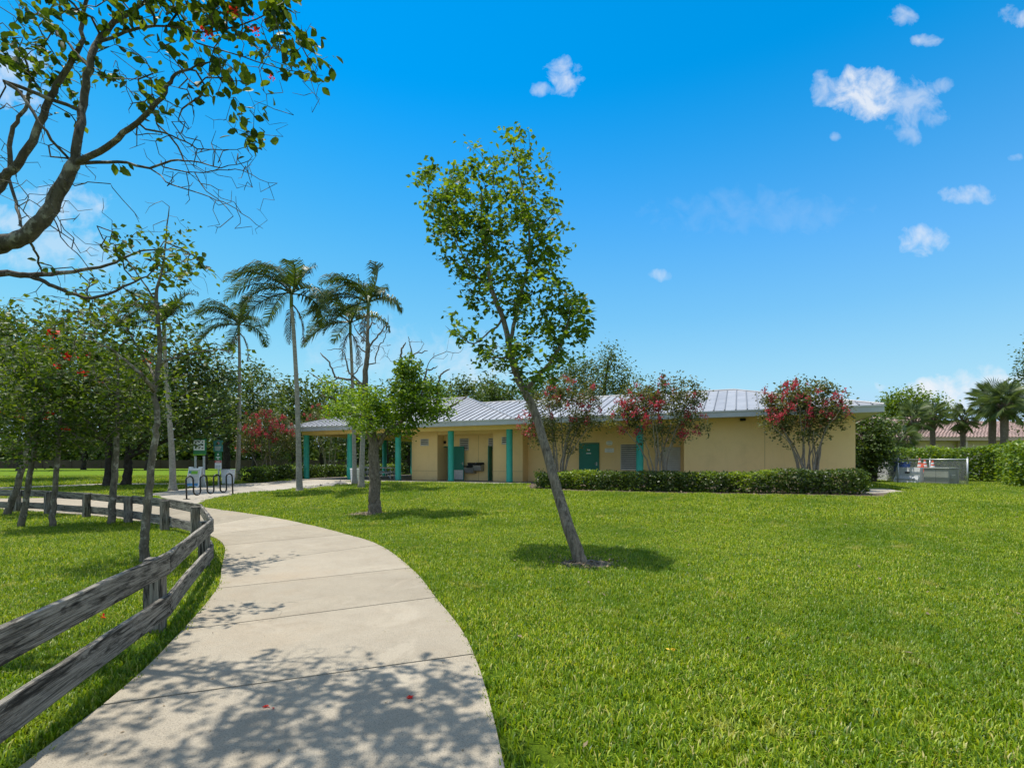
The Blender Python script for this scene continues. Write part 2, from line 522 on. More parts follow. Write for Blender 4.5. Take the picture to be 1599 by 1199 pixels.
def stucco_mat():
    m, t, b = new_mat('peach_stucco')
    P = world_pos(t)
    big = noise(t, P, 0.5, 5, 0.6)
    mp = N(t, 'ShaderNodeMapping'); mp.inputs['Scale'].default_value = (3, 3, 0.35); t.links.new(P, mp.inputs[0])
    run = noise(t, mp.outputs[0], 1.2, 5, 0.65)
    col = ramp(t, big, [(0.3, (0.82, 0.57, 0.26)), (0.7, (0.85, 0.61, 0.29))])
    col = mixrgb(t, ramp(t, run, [(0.55, 0.0), (0.8, 0.3)]), col, (0.56, 0.39, 0.20))
    blo = noise(t, P, 1.7, 6, 0.7, 0.5)
    col = mixrgb(t, mth(t, 'MULTIPLY', ramp(t, blo, [(0.52, 0.0), (0.7, 1.0)]), 0.25), col, (0.62, 0.43, 0.21))
    sp = N(t, 'ShaderNodeSeparateXYZ'); t.links.new(P, sp.inputs[0])
    low = mth(t, 'SUBTRACT', 1.0, mth(t, 'DIVIDE', mth(t, 'SUBTRACT', sp.outputs[2], 0.40), 0.35), clamp=True)
    col = mixrgb(t, mth(t, 'MULTIPLY', mth(t, 'MULTIPLY', low, noise(t, P, 5, 6, 0.7)), 0.7), col, (0.40, 0.30, 0.18))
    t.links.new(col, b.inputs['Base Color'])
    b.inputs['Roughness'].default_value = 0.92
    b.inputs['Specular IOR Level'].default_value = 0.2
    bump(t, b, noise(t, P, 90, 4, 0.6), 0.35, 0.006)
    return m
MAT['stucco'] = stucco_mat()
MAT['beam'] = plain('beam_paint', (0.78, 0.56, 0.21), 0.8, var=0.06, scale=2, dirt=(0.4, 0.28, 0.1), dirt_amt=0.3)
MAT['teal'] = plain('teal_paint', (0.030, 0.36, 0.27), 0.5, var=0.10, scale=3, dirt=(0.12, 0.42, 0.36), dirt_amt=0.5, bmp=0.1)
MAT['green_door'] = plain('green_door_paint', (0.008, 0.16, 0.115), 0.45, var=0.10, scale=3, dirt=(0.02, 0.22, 0.17), dirt_amt=0.4)
MAT['soffit'] = plain('soffit_paint', (0.62, 0.61, 0.58), 0.8, var=0.05, scale=2)
MAT['fascia'] = plain('fascia_metal', (0.50, 0.50, 0.50), 0.55, metal=0.1, var=0.08, scale=2, dirt=(0.3, 0.3, 0.29), dirt_amt=0.4)
def roof_mat():
    m, t, b = new_mat('galvanised_roof')
    P = world_pos(t)
    oi = N(t, 'ShaderNodeObjectInfo').outputs['Random']
    f = noise(t, P, 1.4, 6, 0.65)
    col = ramp(t, f, [(0.3, (0.28, 0.285, 0.30)), (0.7, (0.37, 0.375, 0.39))])
    col = mixrgb(t, 1.0, col, mixrgb(t, oi, (0.88, 0.88, 0.89), (1.05, 1.05, 1.05)), 'MULTIPLY')
    t.links.new(col, b.inputs['Base Color'])
    b.inputs['Metallic'].default_value = 0.25
    b.inputs['Roughness'].default_value = 0.48
    return m
MAT['roof'] = roof_mat()
MAT['seam'] = plain('roof_seam', (0.20, 0.205, 0.215), 0.5, metal=0.3, var=0.1)
MAT['louvre'] = plain('louvre_paint', (0.55, 0.52, 0.47), 0.6, var=0.08, scale=4, dirt=(0.3, 0.28, 0.25), dirt_amt=0.5)
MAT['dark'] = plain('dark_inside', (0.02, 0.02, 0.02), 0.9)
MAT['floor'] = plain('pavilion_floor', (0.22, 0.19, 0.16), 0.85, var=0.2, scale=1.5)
MAT['steel'] = plain('galvanised_steel', (0.50, 0.51, 0.53), 0.42, metal=0.6, var=0.12, scale=9)
MAT['wire'] = plain('fence_wire', (0.23, 0.235, 0.24), 0.5, metal=0.5, var=0.1)
MAT['stainless'] = plain('stainless_steel', (0.36, 0.37, 0.38), 0.35, metal=0.8, var=0.1, scale=5)
MAT['black'] = plain('black_paint', (0.012, 0.012, 0.013), 0.4, var=0.2)
MAT['white'] = plain('white_plastic', (0.76, 0.77, 0.78), 0.5, var=0.05, scale=3, dirt=(0.5, 0.5, 0.48), dirt_amt=0.3)
MAT['grey_box'] = plain('utility_green_grey', (0.30, 0.33, 0.29), 0.6, var=0.08, scale=3, dirt=(0.2, 0.2, 0.18), dirt_amt=0.4)
MAT['grey_print'] = plain('grey_print', (0.35, 0.36, 0.37), 0.6, var=0.02)
MAT['dark_print'] = plain('dark_print', (0.03, 0.035, 0.04), 0.6, var=0.02)
MAT['sign_green'] = plain('sign_green', (0.02, 0.17, 0.06), 0.5, var=0.04)
MAT['sign_lime'] = plain('sign_lime', (0.18, 0.42, 0.02), 0.5, var=0.15, scale=14)
MAT['sign_teal'] = plain('sign_teal', (0.05, 0.21, 0.20), 0.5, var=0.04)
MAT['sign_blue'] = plain('sign_blue', (0.06, 0.22, 0.42), 0.5, var=0.2, scale=12)
MAT['blue'] = plain('blue_plastic', (0.008, 0.07, 0.28), 0.5, var=0.06)
MAT['red'] = plain('red_print', (0.55, 0.03, 0.02), 0.5, var=0.04)
MAT['orange'] = plain('cone_orange', (0.80, 0.09, 0.015), 0.5, var=0.06)
MAT['reflect'] = plain('cone_collar', (0.78, 0.78, 0.76), 0.5, var=0.04)
MAT['mulch'] = plain('mulch', (0.12, 0.095, 0.065), 0.95, var=0.5, scale=40, bmp=1.0, bscale=50)
MAT['pale_mulch'] = plain('dry_mulch', (0.27, 0.205, 0.12), 0.95, var=0.4, scale=40, bmp=1.0, bscale=50)
MAT['soil'] = plain('bare_soil', (0.09, 0.065, 0.045), 0.95, var=0.45, scale=9, bmp=0.8)
MAT['litter'] = plain('dry_leaf', (0.17, 0.125, 0.07), 0.8, var=0.5, scale=30)
MAT['tile_roof'] = plain('clay_roof_tile', (0.32, 0.22, 0.19), 0.85, var=0.35, scale=3.0, bmp=0.3, dirt=(0.19, 0.15, 0.14), dirt_amt=0.8)
MAT['house_wall'] = plain('house_stucco', (0.55, 0.43, 0.36), 0.9, var=0.05)
MAT['house_trim'] = plain('house_trim', (0.48, 0.33, 0.27), 0.8, var=0.05)
MAT['glass'] = plain('dark_glass', (0.03, 0.035, 0.04), 0.12, var=0.1, spec=0.6)
MAT['far_wall'] = plain('far_wall_paint', (0.055, 0.040, 0.030), 0.9, var=0.3, scale=0.6)
MAT['rock'] = plain('grey_rock', (0.24, 0.22, 0.19), 0.9, var=0.3, scale=8, bmp=0.7, bscale=20)
MAT['petal'] = leaf_mat('red_petal', (0.45, 0.02, 0.015), (0.65, 0.03, 0.02), (0.8, 0.07, 0.04), 0.35, 0.6, 0.2, (1.1, 0.7, 0.6))
MAT['pink'] = leaf_mat('pink_blossom', (0.34, 0.03, 0.05), (0.52, 0.07, 0.10), (0.66, 0.19, 0.21), 0.35, 0.7, 0.15, (1.1, 0.8, 0.8))
MAT['yellow'] = plain('yellow_leaf', (0.6, 0.4, 0.03), 0.6)
MAT['lf_geiger'] = leaf_mat('broad_leaf', (0.020, 0.045, 0.006), (0.050, 0.095, 0.011), (0.17, 0.24, 0.022), 0.42, 0.55, 0.28)
MAT['lf_geiger2'] = leaf_mat('broad_leaf_bright', (0.026, 0.055, 0.007), (0.062, 0.11, 0.012), (0.18, 0.25, 0.022), 0.44, 0.55, 0.28)
MAT['lf_lean'] = leaf_mat('lean_tree_leaf', (0.035, 0.078, 0.012), (0.095, 0.175, 0.020), (0.23, 0.33, 0.032), 0.46, 0.5, 0.3)
MAT['lf_oak'] = leaf_mat('oak_leaf', (0.0277, 0.0551, 0.0091), (0.0615, 0.1044, 0.0157), (0.1306, 0.1812, 0.0287), 0.3, 0.5, 0.4)
MAT['lf_far'] = leaf_mat('far_leaf', (0.0430, 0.0725, 0.0157), (0.0799, 0.1232, 0.0235), (0.1383, 0.1885, 0.0391), 0.3, 0.55, 0.3)
MAT['lf_far_bright'] = leaf_mat('far_leaf_bright', (0.0615, 0.1160, 0.0130), (0.1230, 0.2030, 0.0196), (0.1998, 0.2900, 0.0261), 0.35, 0.5, 0.35)
MAT['lf_myrtle'] = leaf_mat('myrtle_leaf', (0.0538, 0.0696, 0.0235), (0.1076, 0.1305, 0.0391), (0.1844, 0.1740, 0.0587), 0.35, 0.45, 0.4)
MAT['lf_bright'] = leaf_mat('lime_leaf', (0.0615, 0.1377, 0.0078), (0.1691, 0.2900, 0.0157), (0.3381, 0.4495, 0.0261), 0.45, 0.45, 0.35)
MAT['lf_vine'] = leaf_mat('vine_leaf', (0.04, 0.09, 0.006), (0.10, 0.185, 0.012), (0.22, 0.31, 0.020), 0.42, 0.45, 0.35)
MAT['lf_hedge'] = leaf_mat('hedge_leaf', (0.0246, 0.0493, 0.0091), (0.0523, 0.0957, 0.0130), (0.1306, 0.1958, 0.0209), 0.35, 0.42, 0.5)
MAT['lf_hedge_lime'] = leaf_mat('hedge_new_leaf', (0.0922, 0.1595, 0.0130), (0.1844, 0.2755, 0.0209), (0.3074, 0.3770, 0.0391), 0.45, 0.42, 0.45)
MAT['lf_hedge_big'] = leaf_mat('clusia_leaf', (0.0538, 0.1087, 0.0104), (0.1306, 0.2175, 0.0170), (0.2613, 0.3480, 0.0287), 0.38, 0.4, 0.5)
MAT['frond'] = leaf_mat('palm_frond', (0.022, 0.044, 0.009), (0.046, 0.080, 0.013), (0.125, 0.16, 0.028), 0.30, 0.42, 0.35, (1.25, 1.3, 0.5))
MAT['frond_dry'] = leaf_mat('dry_frond', (0.07, 0.055, 0.03), (0.13, 0.10, 0.05), (0.20, 0.15, 0.07), 0.25, 0.6, 0.3, (1.2, 1, 0.7))
MAT['fan'] = leaf_mat('fan_frond', (0.07, 0.11, 0.04), (0.13, 0.18, 0.065), (0.23, 0.27, 0.11), 0.30, 0.42, 0.45, (1.3, 1.3, 0.6))
MAT['bark'] = bark_mat('grey_bark', (0.028, 0.024, 0.019), (0.125, 0.11, 0.088), (0.40, 0.38, 0.32), 16, (1, 1, 0.35), 0.55)
MAT['bark_thin'] = bark_mat('lichen_bark', (0.045, 0.037, 0.028), (0.20, 0.175, 0.135), (0.44, 0.41, 0.34), 16, (1, 1, 0.35), 0.6)
MAT['bark_lean'] = bark_mat('furrowed_bark', (0.035, 0.028, 0.021), (0.25, 0.21, 0.16), (0.36, 0.33, 0.26), 26, (1, 1, 0.16), 0.3, 1.0)
MAT['bark_dark'] = bark_mat('dark_bark', (0.018, 0.015, 0.012), (0.06, 0.05, 0.04), (0.11, 0.10, 0.085), 12, (1, 1, 0.25), 0.3)
MAT['bark_dead'] = bark_mat('dead_wood', (0.045, 0.035, 0.026), (0.20, 0.165, 0.125), (0.34, 0.30, 0.24), 26, (1, 1, 0.3), 0.4)
MAT['bark_palm'] = bark_mat('palm_bark', (0.17, 0.15, 0.12), (0.34, 0.31, 0.255), (0.44, 0.41, 0.35), 9, (1, 1, 2.2), 0.4, 0.4)
MAT['bark_sabal'] = bark_mat('sabal_bark', (0.07, 0.05, 0.04), (0.20, 0.15, 0.12), (0.27, 0.22, 0.18), 16, (1, 1, 1.5), 0.4, 0.9)
MAT['crownshaft'] = plain('crownshaft', (0.10, 0.14, 0.04), 0.5, var=0.2)
MAT['stem'] = bark_mat('myrtle_stem', (0.13, 0.10, 0.075), (0.33, 0.27, 0.21), (0.42, 0.36, 0.29), 18, (1, 1, 0.4), 0.4, 0.3)
# ------------------------------------------------------------------ ground
def grow_axis(lo, hi, step, far, k=1.25):
    a = list(np.arange(lo, hi + 1e-6, step))
    s = step
    while a[-1] < far:
        s *= k; a.append(a[-1] + s)
    s = step
    while a[0] > -far:
        s *= k; a.insert(0, a[0] - s)
    return np.array(a)
gx, gy = grow_axis(-32, 32, 0.8, 1200), grow_axis(-6, 48, 0.8, 1200)
X, Y = np.meshgrid(gx, gy)
Vg = np.stack([X.ravel(), Y.ravel(), gz(X, Y).ravel()], 1)
nx, ny = len(gx), len(gy)
ii, jj = np.meshgrid(np.arange(nx - 1), np.arange(ny - 1))
a0 = (jj * nx + ii).ravel()
ground = link('lawn', fast_mesh('lawn', Vg, np.stack([a0, a0 + 1, a0 + nx + 1, a0 + nx], 1), smooth=True), MAT['turf'])
tag(ground, 'mown green lawn spreading round the path and up to the building', kind='structure')

def catmull(P, n):
    P = np.asarray(P, float)
    Q = np.vstack([2 * P[0] - P[1], P, 2 * P[-1] - P[-2]])
    out = []
    for i in range(1, len(Q) - 2):
        for k in range(n):
            t = k / n
            p0, p1, p2, p3 = Q[i - 1:i + 3]
            out.append(0.5 * ((2 * p1) + (-p0 + p2) * t + (2 * p0 - 5 * p1 + 4 * p2 - p3) * t * t + (-p0 + 3 * p1 - 3 * p2 + p3) * t ** 3))
    out.append(P[-1])
    return np.array(out)

EXCL = []                                   # plan outlines where no grass grows
def slabs(root, inner, outer, mat, lift, sub=6, across=5, split=1, gap=0.009, grass_gap=0.0):
    """concrete slabs between two edges; each station pair is a joint"""
    A, B = catmull(inner, sub), catmull(outer, sub)
    EXCL.append(np.vstack([A, B[::-1]]))
    for k in range(len(inner) - 1):
        a, b = A[k * sub:(k + 1) * sub + 1].copy(), B[k * sub:(k + 1) * sub + 1].copy()
        for arr in (a, b):
            d0 = arr[1] - arr[0]; arr[0] += gap * d0 / (np.linalg.norm(d0) + 1e-9)
            d1 = arr[-2] - arr[-1]; arr[-1] += gap * d1 / (np.linalg.norm(d1) + 1e-9)
        for sp in range(split):
            w = np.linspace(sp / split, (sp + 1) / split, across + 1)
            if split > 1:
                wid = np.linalg.norm(b[0] - a[0]) + 1e-6
                if sp > 0: w[0] += gap / wid
                if sp < split - 1: w[-1] -= gap / wid
            V, F = [], []
            m = len(w)
            for i in range(len(a)):
                for x in w:
                    p = a[i] * (1 - x) + b[i] * x
                    edge = 0.004 if (i in (0, len(a) - 1)) else 0.0
                    V.append((p[0], p[1], float(gz(p[0], p[1])) + lift - edge))
            n = len(V)
            V += [(v[0], v[1], v[2] - 0.12) for v in V]
            for i in range(len(a) - 1):
                for j in range(m - 1):
                    q = i * m + j
                    F.append((q, q + m, q + m + 1, q + 1))
            ring = [j for j in range(m)] + [i * m + m - 1 for i in range(1, len(a))] + [(len(a) - 1) * m + j for j in range(m - 2, -1, -1)] + [i * m for i in range(len(a) - 2, 0, -1)]
            for q in range(len(ring)):
                r0, r1 = ring[q], ring[(q + 1) % len(ring)]
                F.append((r0, r1, r1 + n, r0 + n))
            mb = MB(); mb.add(V, F)
            part('slab', mb, mat, root)

# fence posts of the curved run, from the photograph's foot points
def P2(px, py):
    return at(px, py)[:2]
posts = [np.array([-2.34, 1.52]), P2(242, 986), P2(319, 886), P2(305, 845), P2(257, 829.5), P2(200, 819), P2(135, 809.5), P2(75, 804.5), P2(27, 801.5)]
posts.append(posts[-1] + (posts[-1] - posts[-2]) * 1.3)
posts.append(posts[-1] + (posts[-1] - posts[-2]) * 1.15)
post_curve = catmull(posts, 8)
def offset_curve(C, d):
    T = np.gradient(C, axis=0); T /= np.linalg.norm(T, axis=1)[:, None]
    return C + d * np.stack([T[:, 1], -T[:, 0]], 1)
edge_in = offset_curve(post_curve, 0.34)
def near_edge(p):
    return edge_in[np.argmin(np.linalg.norm(edge_in - np.asarray(p), axis=1))]

path = thing('path', (0, 0, 0), 'pale concrete footpath of large slabs curving from the foreground to the left', None)
path['kind'] = 'structure'
inner = [(-2.12, -3.2), (-2.12, -0.9), (-2.2, 1.0), P2(160, 1107), P2(285, 988), P2(339, 922), P2(346.5, 887)]
outer = [(0.12, -3.2), (0.12, -0.9), (0.06, 1.6), P2(740, 1026), P2(680, 936), P2(641, 889), P2(592, 853)]
inner += [near_edge((-5.3, 9.2)), near_edge((-6.1, 10.3)), near_edge((-7.2, 11.2)), near_edge((-9.2, 12.6)), near_edge((-11.2, 13.8)), near_edge((-13.4, 14.5)), near_edge(posts[-2]), near_edge(posts[-1])]
outer += [P2(541, 836), P2(476, 819.5), P2(407, 806), P2(312, 792), P2(262, 781), P2(160, 778), P2(20, 779), P2(-110, 781)]
slabs(path, inner, outer, MAT['path'], 0.032)

plaza = thing('plaza', (0, 0, 0), 'wide pale concrete apron leading from the path to the open pavilion', None)
plaza['kind'] = 'structure'
low = [P2(303, 789), P2(337, 777.5), P2(382, 771), P2(425, 767), P2(475, 761.5), P2(540, 757.5), P2(585, 756)]
upp = [P2(232, 772), P2(287, 764), P2(325, 759.5), P2(368, 756), P2(405, 754), P2(450, 751), P2(500, 750)]
slabs(plaza, low, upp, MAT['plaza'], 0.026, split=2)

strip = thing('side_path', (0, 0, 0), 'narrow pale concrete walk crossing the grass under the far oaks', None)
strip['kind'] = 'structure'
sl = [P2(-160, 770), P2(-60, 767), P2(40, 763.5), P2(110, 760.5), P2(175, 758), P2(270, 757.5), P2(325, 757.5)]
su = [P2(-160, 765.5), P2(-60, 763), P2(40, 759.8), P2(110, 757.3), P2(175, 755.2), P2(270, 755), P2(325, 755)]
slabs(strip, sl, su, MAT['plaza'], 0.020, across=2)

sidewalk = thing('side_walk_slab', (0, 0, 0), 'short strip of pale walk beyond the right end of the low hedge', None)
sidewalk['kind'] = 'structure'
slabs(sidewalk, [P2(1345, 771.5), P2(1390, 770), P2(1424, 768.5)], [P2(1345, 764), P2(1384, 763.5), P2(1402, 767)], MAT['plaza'], 0.024, across=2)

# ------------------------------------------------------------------ the building
MBF = frame((P5[0], P5[1], PAD), (BU[0], BU[1], 0), (BB[0], BB[1], 0))
def Bp(s, t, z):
    return (MBF @ np.array([s, t, z, 1.0]))[:3]
def s_at(px, t):
    k = (px - 799.5) / FPX
    # P5 + s BU + t BB : x = k y
    return (k * (P5[1] + t * BB[1]) - (P5[0] + t * BB[0])) / (BU[0] - k * BU[1])
def bm_():
    return MB(MBF)
bld = thing('park_building', Bp(0, 0, 0), 'peach stucco park building with teal columns and a standing seam metal hip roof', 'building')

SOF, EAV = 3.16, 3.40                       # soffit and eave height above the pad
SL = -14.82                                 # left-most column
EXCL.append(np.array([Bp(s, t, 0)[:2] for s, t in ((-16, -2.15), (1.3, -2.15), (1.3, 0), (17, 1.0), (17, 12), (-16, 13))]))
floor = thing('pavilion_floor', Bp(0, 0, 0), 'shaded concrete floor and pale front walk of the pavilion', None)
floor['kind'] = 'structure'
for k in range(6):
    s0 = -16.0 + k * 17.25 / 6
    part('slab', bm_().box(s0 + 0.006, s0 + 17.25 / 6 - 0.006, -2.15, -0.42, -0.2, 0.034, 0.008), MAT['plaza'], floor)
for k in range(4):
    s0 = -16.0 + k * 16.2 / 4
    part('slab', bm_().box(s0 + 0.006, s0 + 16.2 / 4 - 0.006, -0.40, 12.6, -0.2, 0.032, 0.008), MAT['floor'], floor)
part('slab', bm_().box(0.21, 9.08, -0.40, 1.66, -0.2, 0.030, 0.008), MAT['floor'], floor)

F0 = 0.034
H = SOF - F0
w = MAT['stucco']
sa, sb = s_at(683, 0.9), s_at(770, 0.9)     # the recess of the wash room entrances
sl_, sr_ = s_at(643, 0.9), s_at(816, 0.9)
ALC = 1.62
part('wall', bm_().box(sl_, sa, 0.9, 12.0, F0, SOF), w, bld)
part('wall', bm_().box(sb, sr_, 0.9, 12.0, F0, SOF), w, bld)
do0, do1 = s_at(690.5, ALC), s_at(708.5, ALC)   # open doorway
dr0 = s_at(767.3, ALC)
wm = bm_()
wm.box(sa + 0.002, do0, ALC, ALC + 0.2, F0, SOF)
wm.box(do1, sb - 0.002, ALC, ALC + 0.2, F0, SOF)
wm.box(do0, do1, ALC, ALC + 0.2, 2.10, SOF)
part('wall', wm, w, bld)
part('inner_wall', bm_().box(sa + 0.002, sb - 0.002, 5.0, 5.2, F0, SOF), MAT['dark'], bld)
part('lintel', bm_().box(sa + 0.002, sb - 0.002, 0.93, 1.15, 2.78, SOF), w, bld)
s9, s16 = s_at(1068, 0.0), 15.98
part('wall', bm_().box(sr_ + 0.003, s9, 1.67, 10.3, F0, SOF), w, bld)
part('wall', bm_().box(s9 + 0.002, s16, 0.0, 10.3, -0.1, SOF), w, bld)
# scored joints in the render
js, jc = s_at(1194, 0), s_at(747, ALC)
JM = plain('joint_shadow', (0.22, 0.14, 0.075), 0.95)
for q in ((sl_ - 0.001, sa, 0.896, 0.901, 0.60, 0.612), (sb, sr_ + 0.001, 0.896, 0.901, 0.60, 0.612), (s9 + 0.004, s16, -0.004, 0.001, 0.60, 0.612), (js, js + 0.012, -0.004, 0.001, 0.613, SOF - 0.01), (jc, jc + 0.012, ALC - 0.004, ALC + 0.001, F0, 2.75)):
    part('control_joint', bm_().box(*q), JM, bld)
sq = s_at(1160, 0)
part('wall_lamp', bm_().box(sq - 0.12, sq + 0.12, -0.16, -0.002, SOF - 0.16, SOF - 0.05, 0.02), MAT['dark'], bld)
part('base_band', bm_().box(s9 + 0.006, s16 + 0.004, -0.012, 0.3, -0.1, 0.05), MAT['house_trim'], bld)

# columns and beams
spac = -SL / 4
for k in range(5):
    part('column', MB(frame(Bp(SL + k * spac, 0, F0), (1, 0, 0), (0, 1, 0))).lathe([(0.19, 0), (0.192, 0.05), (0.176, 0.09), (0.176, 2.86), (0.176, 2.90)], 28), MAT['teal'], bld, True)
part('column', MB(frame(Bp(s_at(999, 0), 0, 0), (1, 0, 0), (0, 1, 0))).lathe([(0.19, 0), (0.176, 0.09), (0.176, 2.93)], 28), MAT['teal'], bld, True)
for (s, t) in ((SL, 4.1), (SL, 8.2), (SL, 12.1), (SL + spac, 12.1), (SL + 2 * spac, 12.1)):
    part('column', MB(frame(Bp(s, t, F0), (1, 0, 0), (0, 1, 0))).lathe([(0.19, 0), (0.176, 0.09), (0.176, 2.90)], 24), MAT['teal'], bld, True)
part('beam', bm_().box(SL - 0.2, s_at(816, -0.2), -0.2, 0.2, 2.93, SOF, 0.01), MAT['beam'], bld)
part('beam', bm_().box(SL - 0.2, SL + 0.2, 0.202, 11.9, 2.93, SOF, 0.01), MAT['beam'], bld)
part('beam', bm_().box(SL - 0.2, sl_ - 0.003, 11.902, 12.3, 2.93, SOF, 0.01), MAT['beam'], bld)
part('beam', bm_().box(s_at(816, -0.2) + 0.003, s9 - 0.003, -0.16, 0.16, 2.93, SOF, 0.01), MAT['beam'], bld)
part('beam', bm_().box(SL + 0.202, sl_ - 0.003, 5.9, 6.2, 2.93, SOF, 0.01), MAT['beam'], bld)

# roofs: two hips meeting, standing seam sheets laid one by one
L0, R0, FR = -15.63, 0.72, -0.8            # pavilion eaves
PD, PR = 13.3, 2.2                          # its plan depth and rise
MR0, MD, MRISE = 16.82, 11.1, 1.62          # the long wing
part('soffit', bm_().box(L0 + 0.02, R0 - 0.004, FR + 0.02, FR + PD - 0.02, SOF + 0.001, SOF + 0.05), MAT['soffit'], bld)
part('soffit', bm_().box(R0, MR0 - 0.02, FR + 0.025, FR + MD - 0.02, SOF + 0.003, SOF + 0.05), MAT['soffit'], bld)
fm = bm_()
fm.box(L0, R0 + 0.02, FR, FR + 0.02, SOF - 0.02, EAV)
fm.box(L0, L0 + 0.02, FR + 0.021, FR + PD, SOF - 0.02, EAV)
fm.box(R0 + 0.021, MR0, FR + 0.004, FR + 0.024, SOF - 0.02, EAV)
fm.box(MR0 - 0.02, MR0, FR + 0.025, FR + MD, SOF - 0.02, EAV)
fm.box(L0 + 0.021, R0, FR + PD - 0.02, FR + PD, SOF - 0.02, EAV)
part('fascia', fm, MAT['fascia'], bld)
gm = bm_()
gm.box(L0 - 0.03, R0 + 0.05, FR - 0.035, FR - 0.002, EAV - 0.03, EAV + 0.015)
gm.box(R0 + 0.051, MR0 + 0.03, FR - 0.031, FR + 0.002, EAV - 0.03, EAV + 0.015)
part('drip_edge', gm, MAT['soffit'], bld)

roof = thing('roof', (0, 0, 0), None, None)
roof.parent = bld
def clip_strip(poly, a0, a1):
    for val, keep in ((a0, 1), (a1, -1)):
        out = []
        for i in range(len(poly)):
            p, q = poly[i], poly[(i + 1) % len(poly)]
            ip, iq = keep * (p[0] - val) >= 0, keep * (q[0] - val) >= 0
            if ip: out.append(p)
            if ip != iq:
                k = (val - p[0]) / (q[0] - p[0])
                out.append((val, p[1] + k * (q[1] - p[1])))
        poly = out
        if len(poly) < 3: return []
    return poly
def slope(poly, width, phase=0.0):
    """poly: corners (s,t,z) in the building frame, the first two along the eave"""
    Pw = np.array([Bp(*p) for p in poly])
    e = Pw[1] - Pw[0]; L = np.linalg.norm(e); e /= L
    nrm = np.cross(e, Pw[2] - Pw[0]); nrm /= np.linalg.norm(nrm)
    if nrm[2] < 0: nrm = -nrm
    g = np.cross(nrm, e)
    if g[2] < 0: g = -g
    p2 = [((p - Pw[0]) @ e, (p - Pw[0]) @ g) for p in Pw]
    M = frame(Pw[0], e, g, nrm)
    lo, hi = min(p[0] for p in p2), max(p[0] for p in p2)
    k0 = math.floor((lo - phase) / width)
    a = k0 * width + phase
    while a < hi - 0.02:
        c = clip_strip(p2, max(a, lo) + 0.002, min(a + width, hi) - 0.002)
        if len(c) >= 3:
            mb = MB(M).prism(c, 0.0, 0.016)
            part('roof_panel', mb, MAT['roof'], roof)
            ys = [y for x, y in c if abs(x - (max(a, lo) + 0.002)) < 0.004]
            if len(ys) >= 2 and max(ys) - min(ys) > 0.1:
                x0 = max(a, lo) + 0.003
                seam_all.append(MB(M).box(x0, x0 + 0.038, min(ys), max(ys), 0.012, 0.060))
        a += width
seam_all = []
hp = PD / 2
zt = EAV + 0.02
slope([(L0, FR, zt), (R0, FR, zt), (R0 - hp, FR + hp, zt + PR), (L0 + hp, FR + hp, zt + PR)], 0.41)
slope([(R0, FR, zt), (R0, FR + PD, zt), (R0 - hp, FR + hp, zt + PR)], 0.41)
slope([(L0, FR + PD, zt), (L0, FR, zt), (L0 + hp, FR + hp, zt + PR)], 0.41)
slope([(R0, FR + PD, zt), (L0, FR + PD, zt), (L0 + hp, FR + hp, zt + PR), (R0 - hp, FR + hp, zt + PR)], 0.41)
hm = MD / 2
zt2 = EAV + 0.018
LM = -4.6
slope([(R0 + 0.05, FR, zt2), (MR0, FR, zt2), (MR0 - hm, FR + hm, zt2 + MRISE), (LM, FR + hm, zt2 + MRISE), (LM, FR + hm - 1.2, zt2 + MRISE * (hm - 1.2) / hm)], 0.46)
slope([(MR0, FR, zt2), (MR0, FR + MD, zt2), (MR0 - hm, FR + hm, zt2 + MRISE)], 0.46)
slope([(MR0, FR + MD, zt2), (R0 + 0.05, FR + MD, zt2), (R0 + 0.05, FR + hm, zt2 + MRISE), (MR0 - hm, FR + hm, zt2 + MRISE)], 0.46)
seams = MB()
for s_ in seam_all:
    seams.v += s_.v
    seams.f += [tuple(i + seams.n for i in f) for f in s_.f]
    seams.n += s_.n
o = part('seam', seams, MAT['seam'], roof)
cap = bm_()
for a, b in (((L0, FR, zt), (L0 + hp, FR + hp, zt + PR)), ((R0, FR, zt), (R0 - hp, FR + hp, zt + PR)), ((L0 + hp, FR + hp, zt + PR), (R0 - hp, FR + hp, zt + PR)),
             ((MR0, FR, zt2), (MR0 - hm, FR + hm, zt2 + MRISE)), ((LM, FR + hm, zt2 + MRISE), (MR0 - hm, FR + hm, zt2 + MRISE))):
    a, b = np.array(a), np.array(b)
    cap.tube([a + (0, 0, 0.03), b + (0, 0, 0.03)], 0.055, 6)
part('ridge_cap', cap, MAT['roof'], roof)

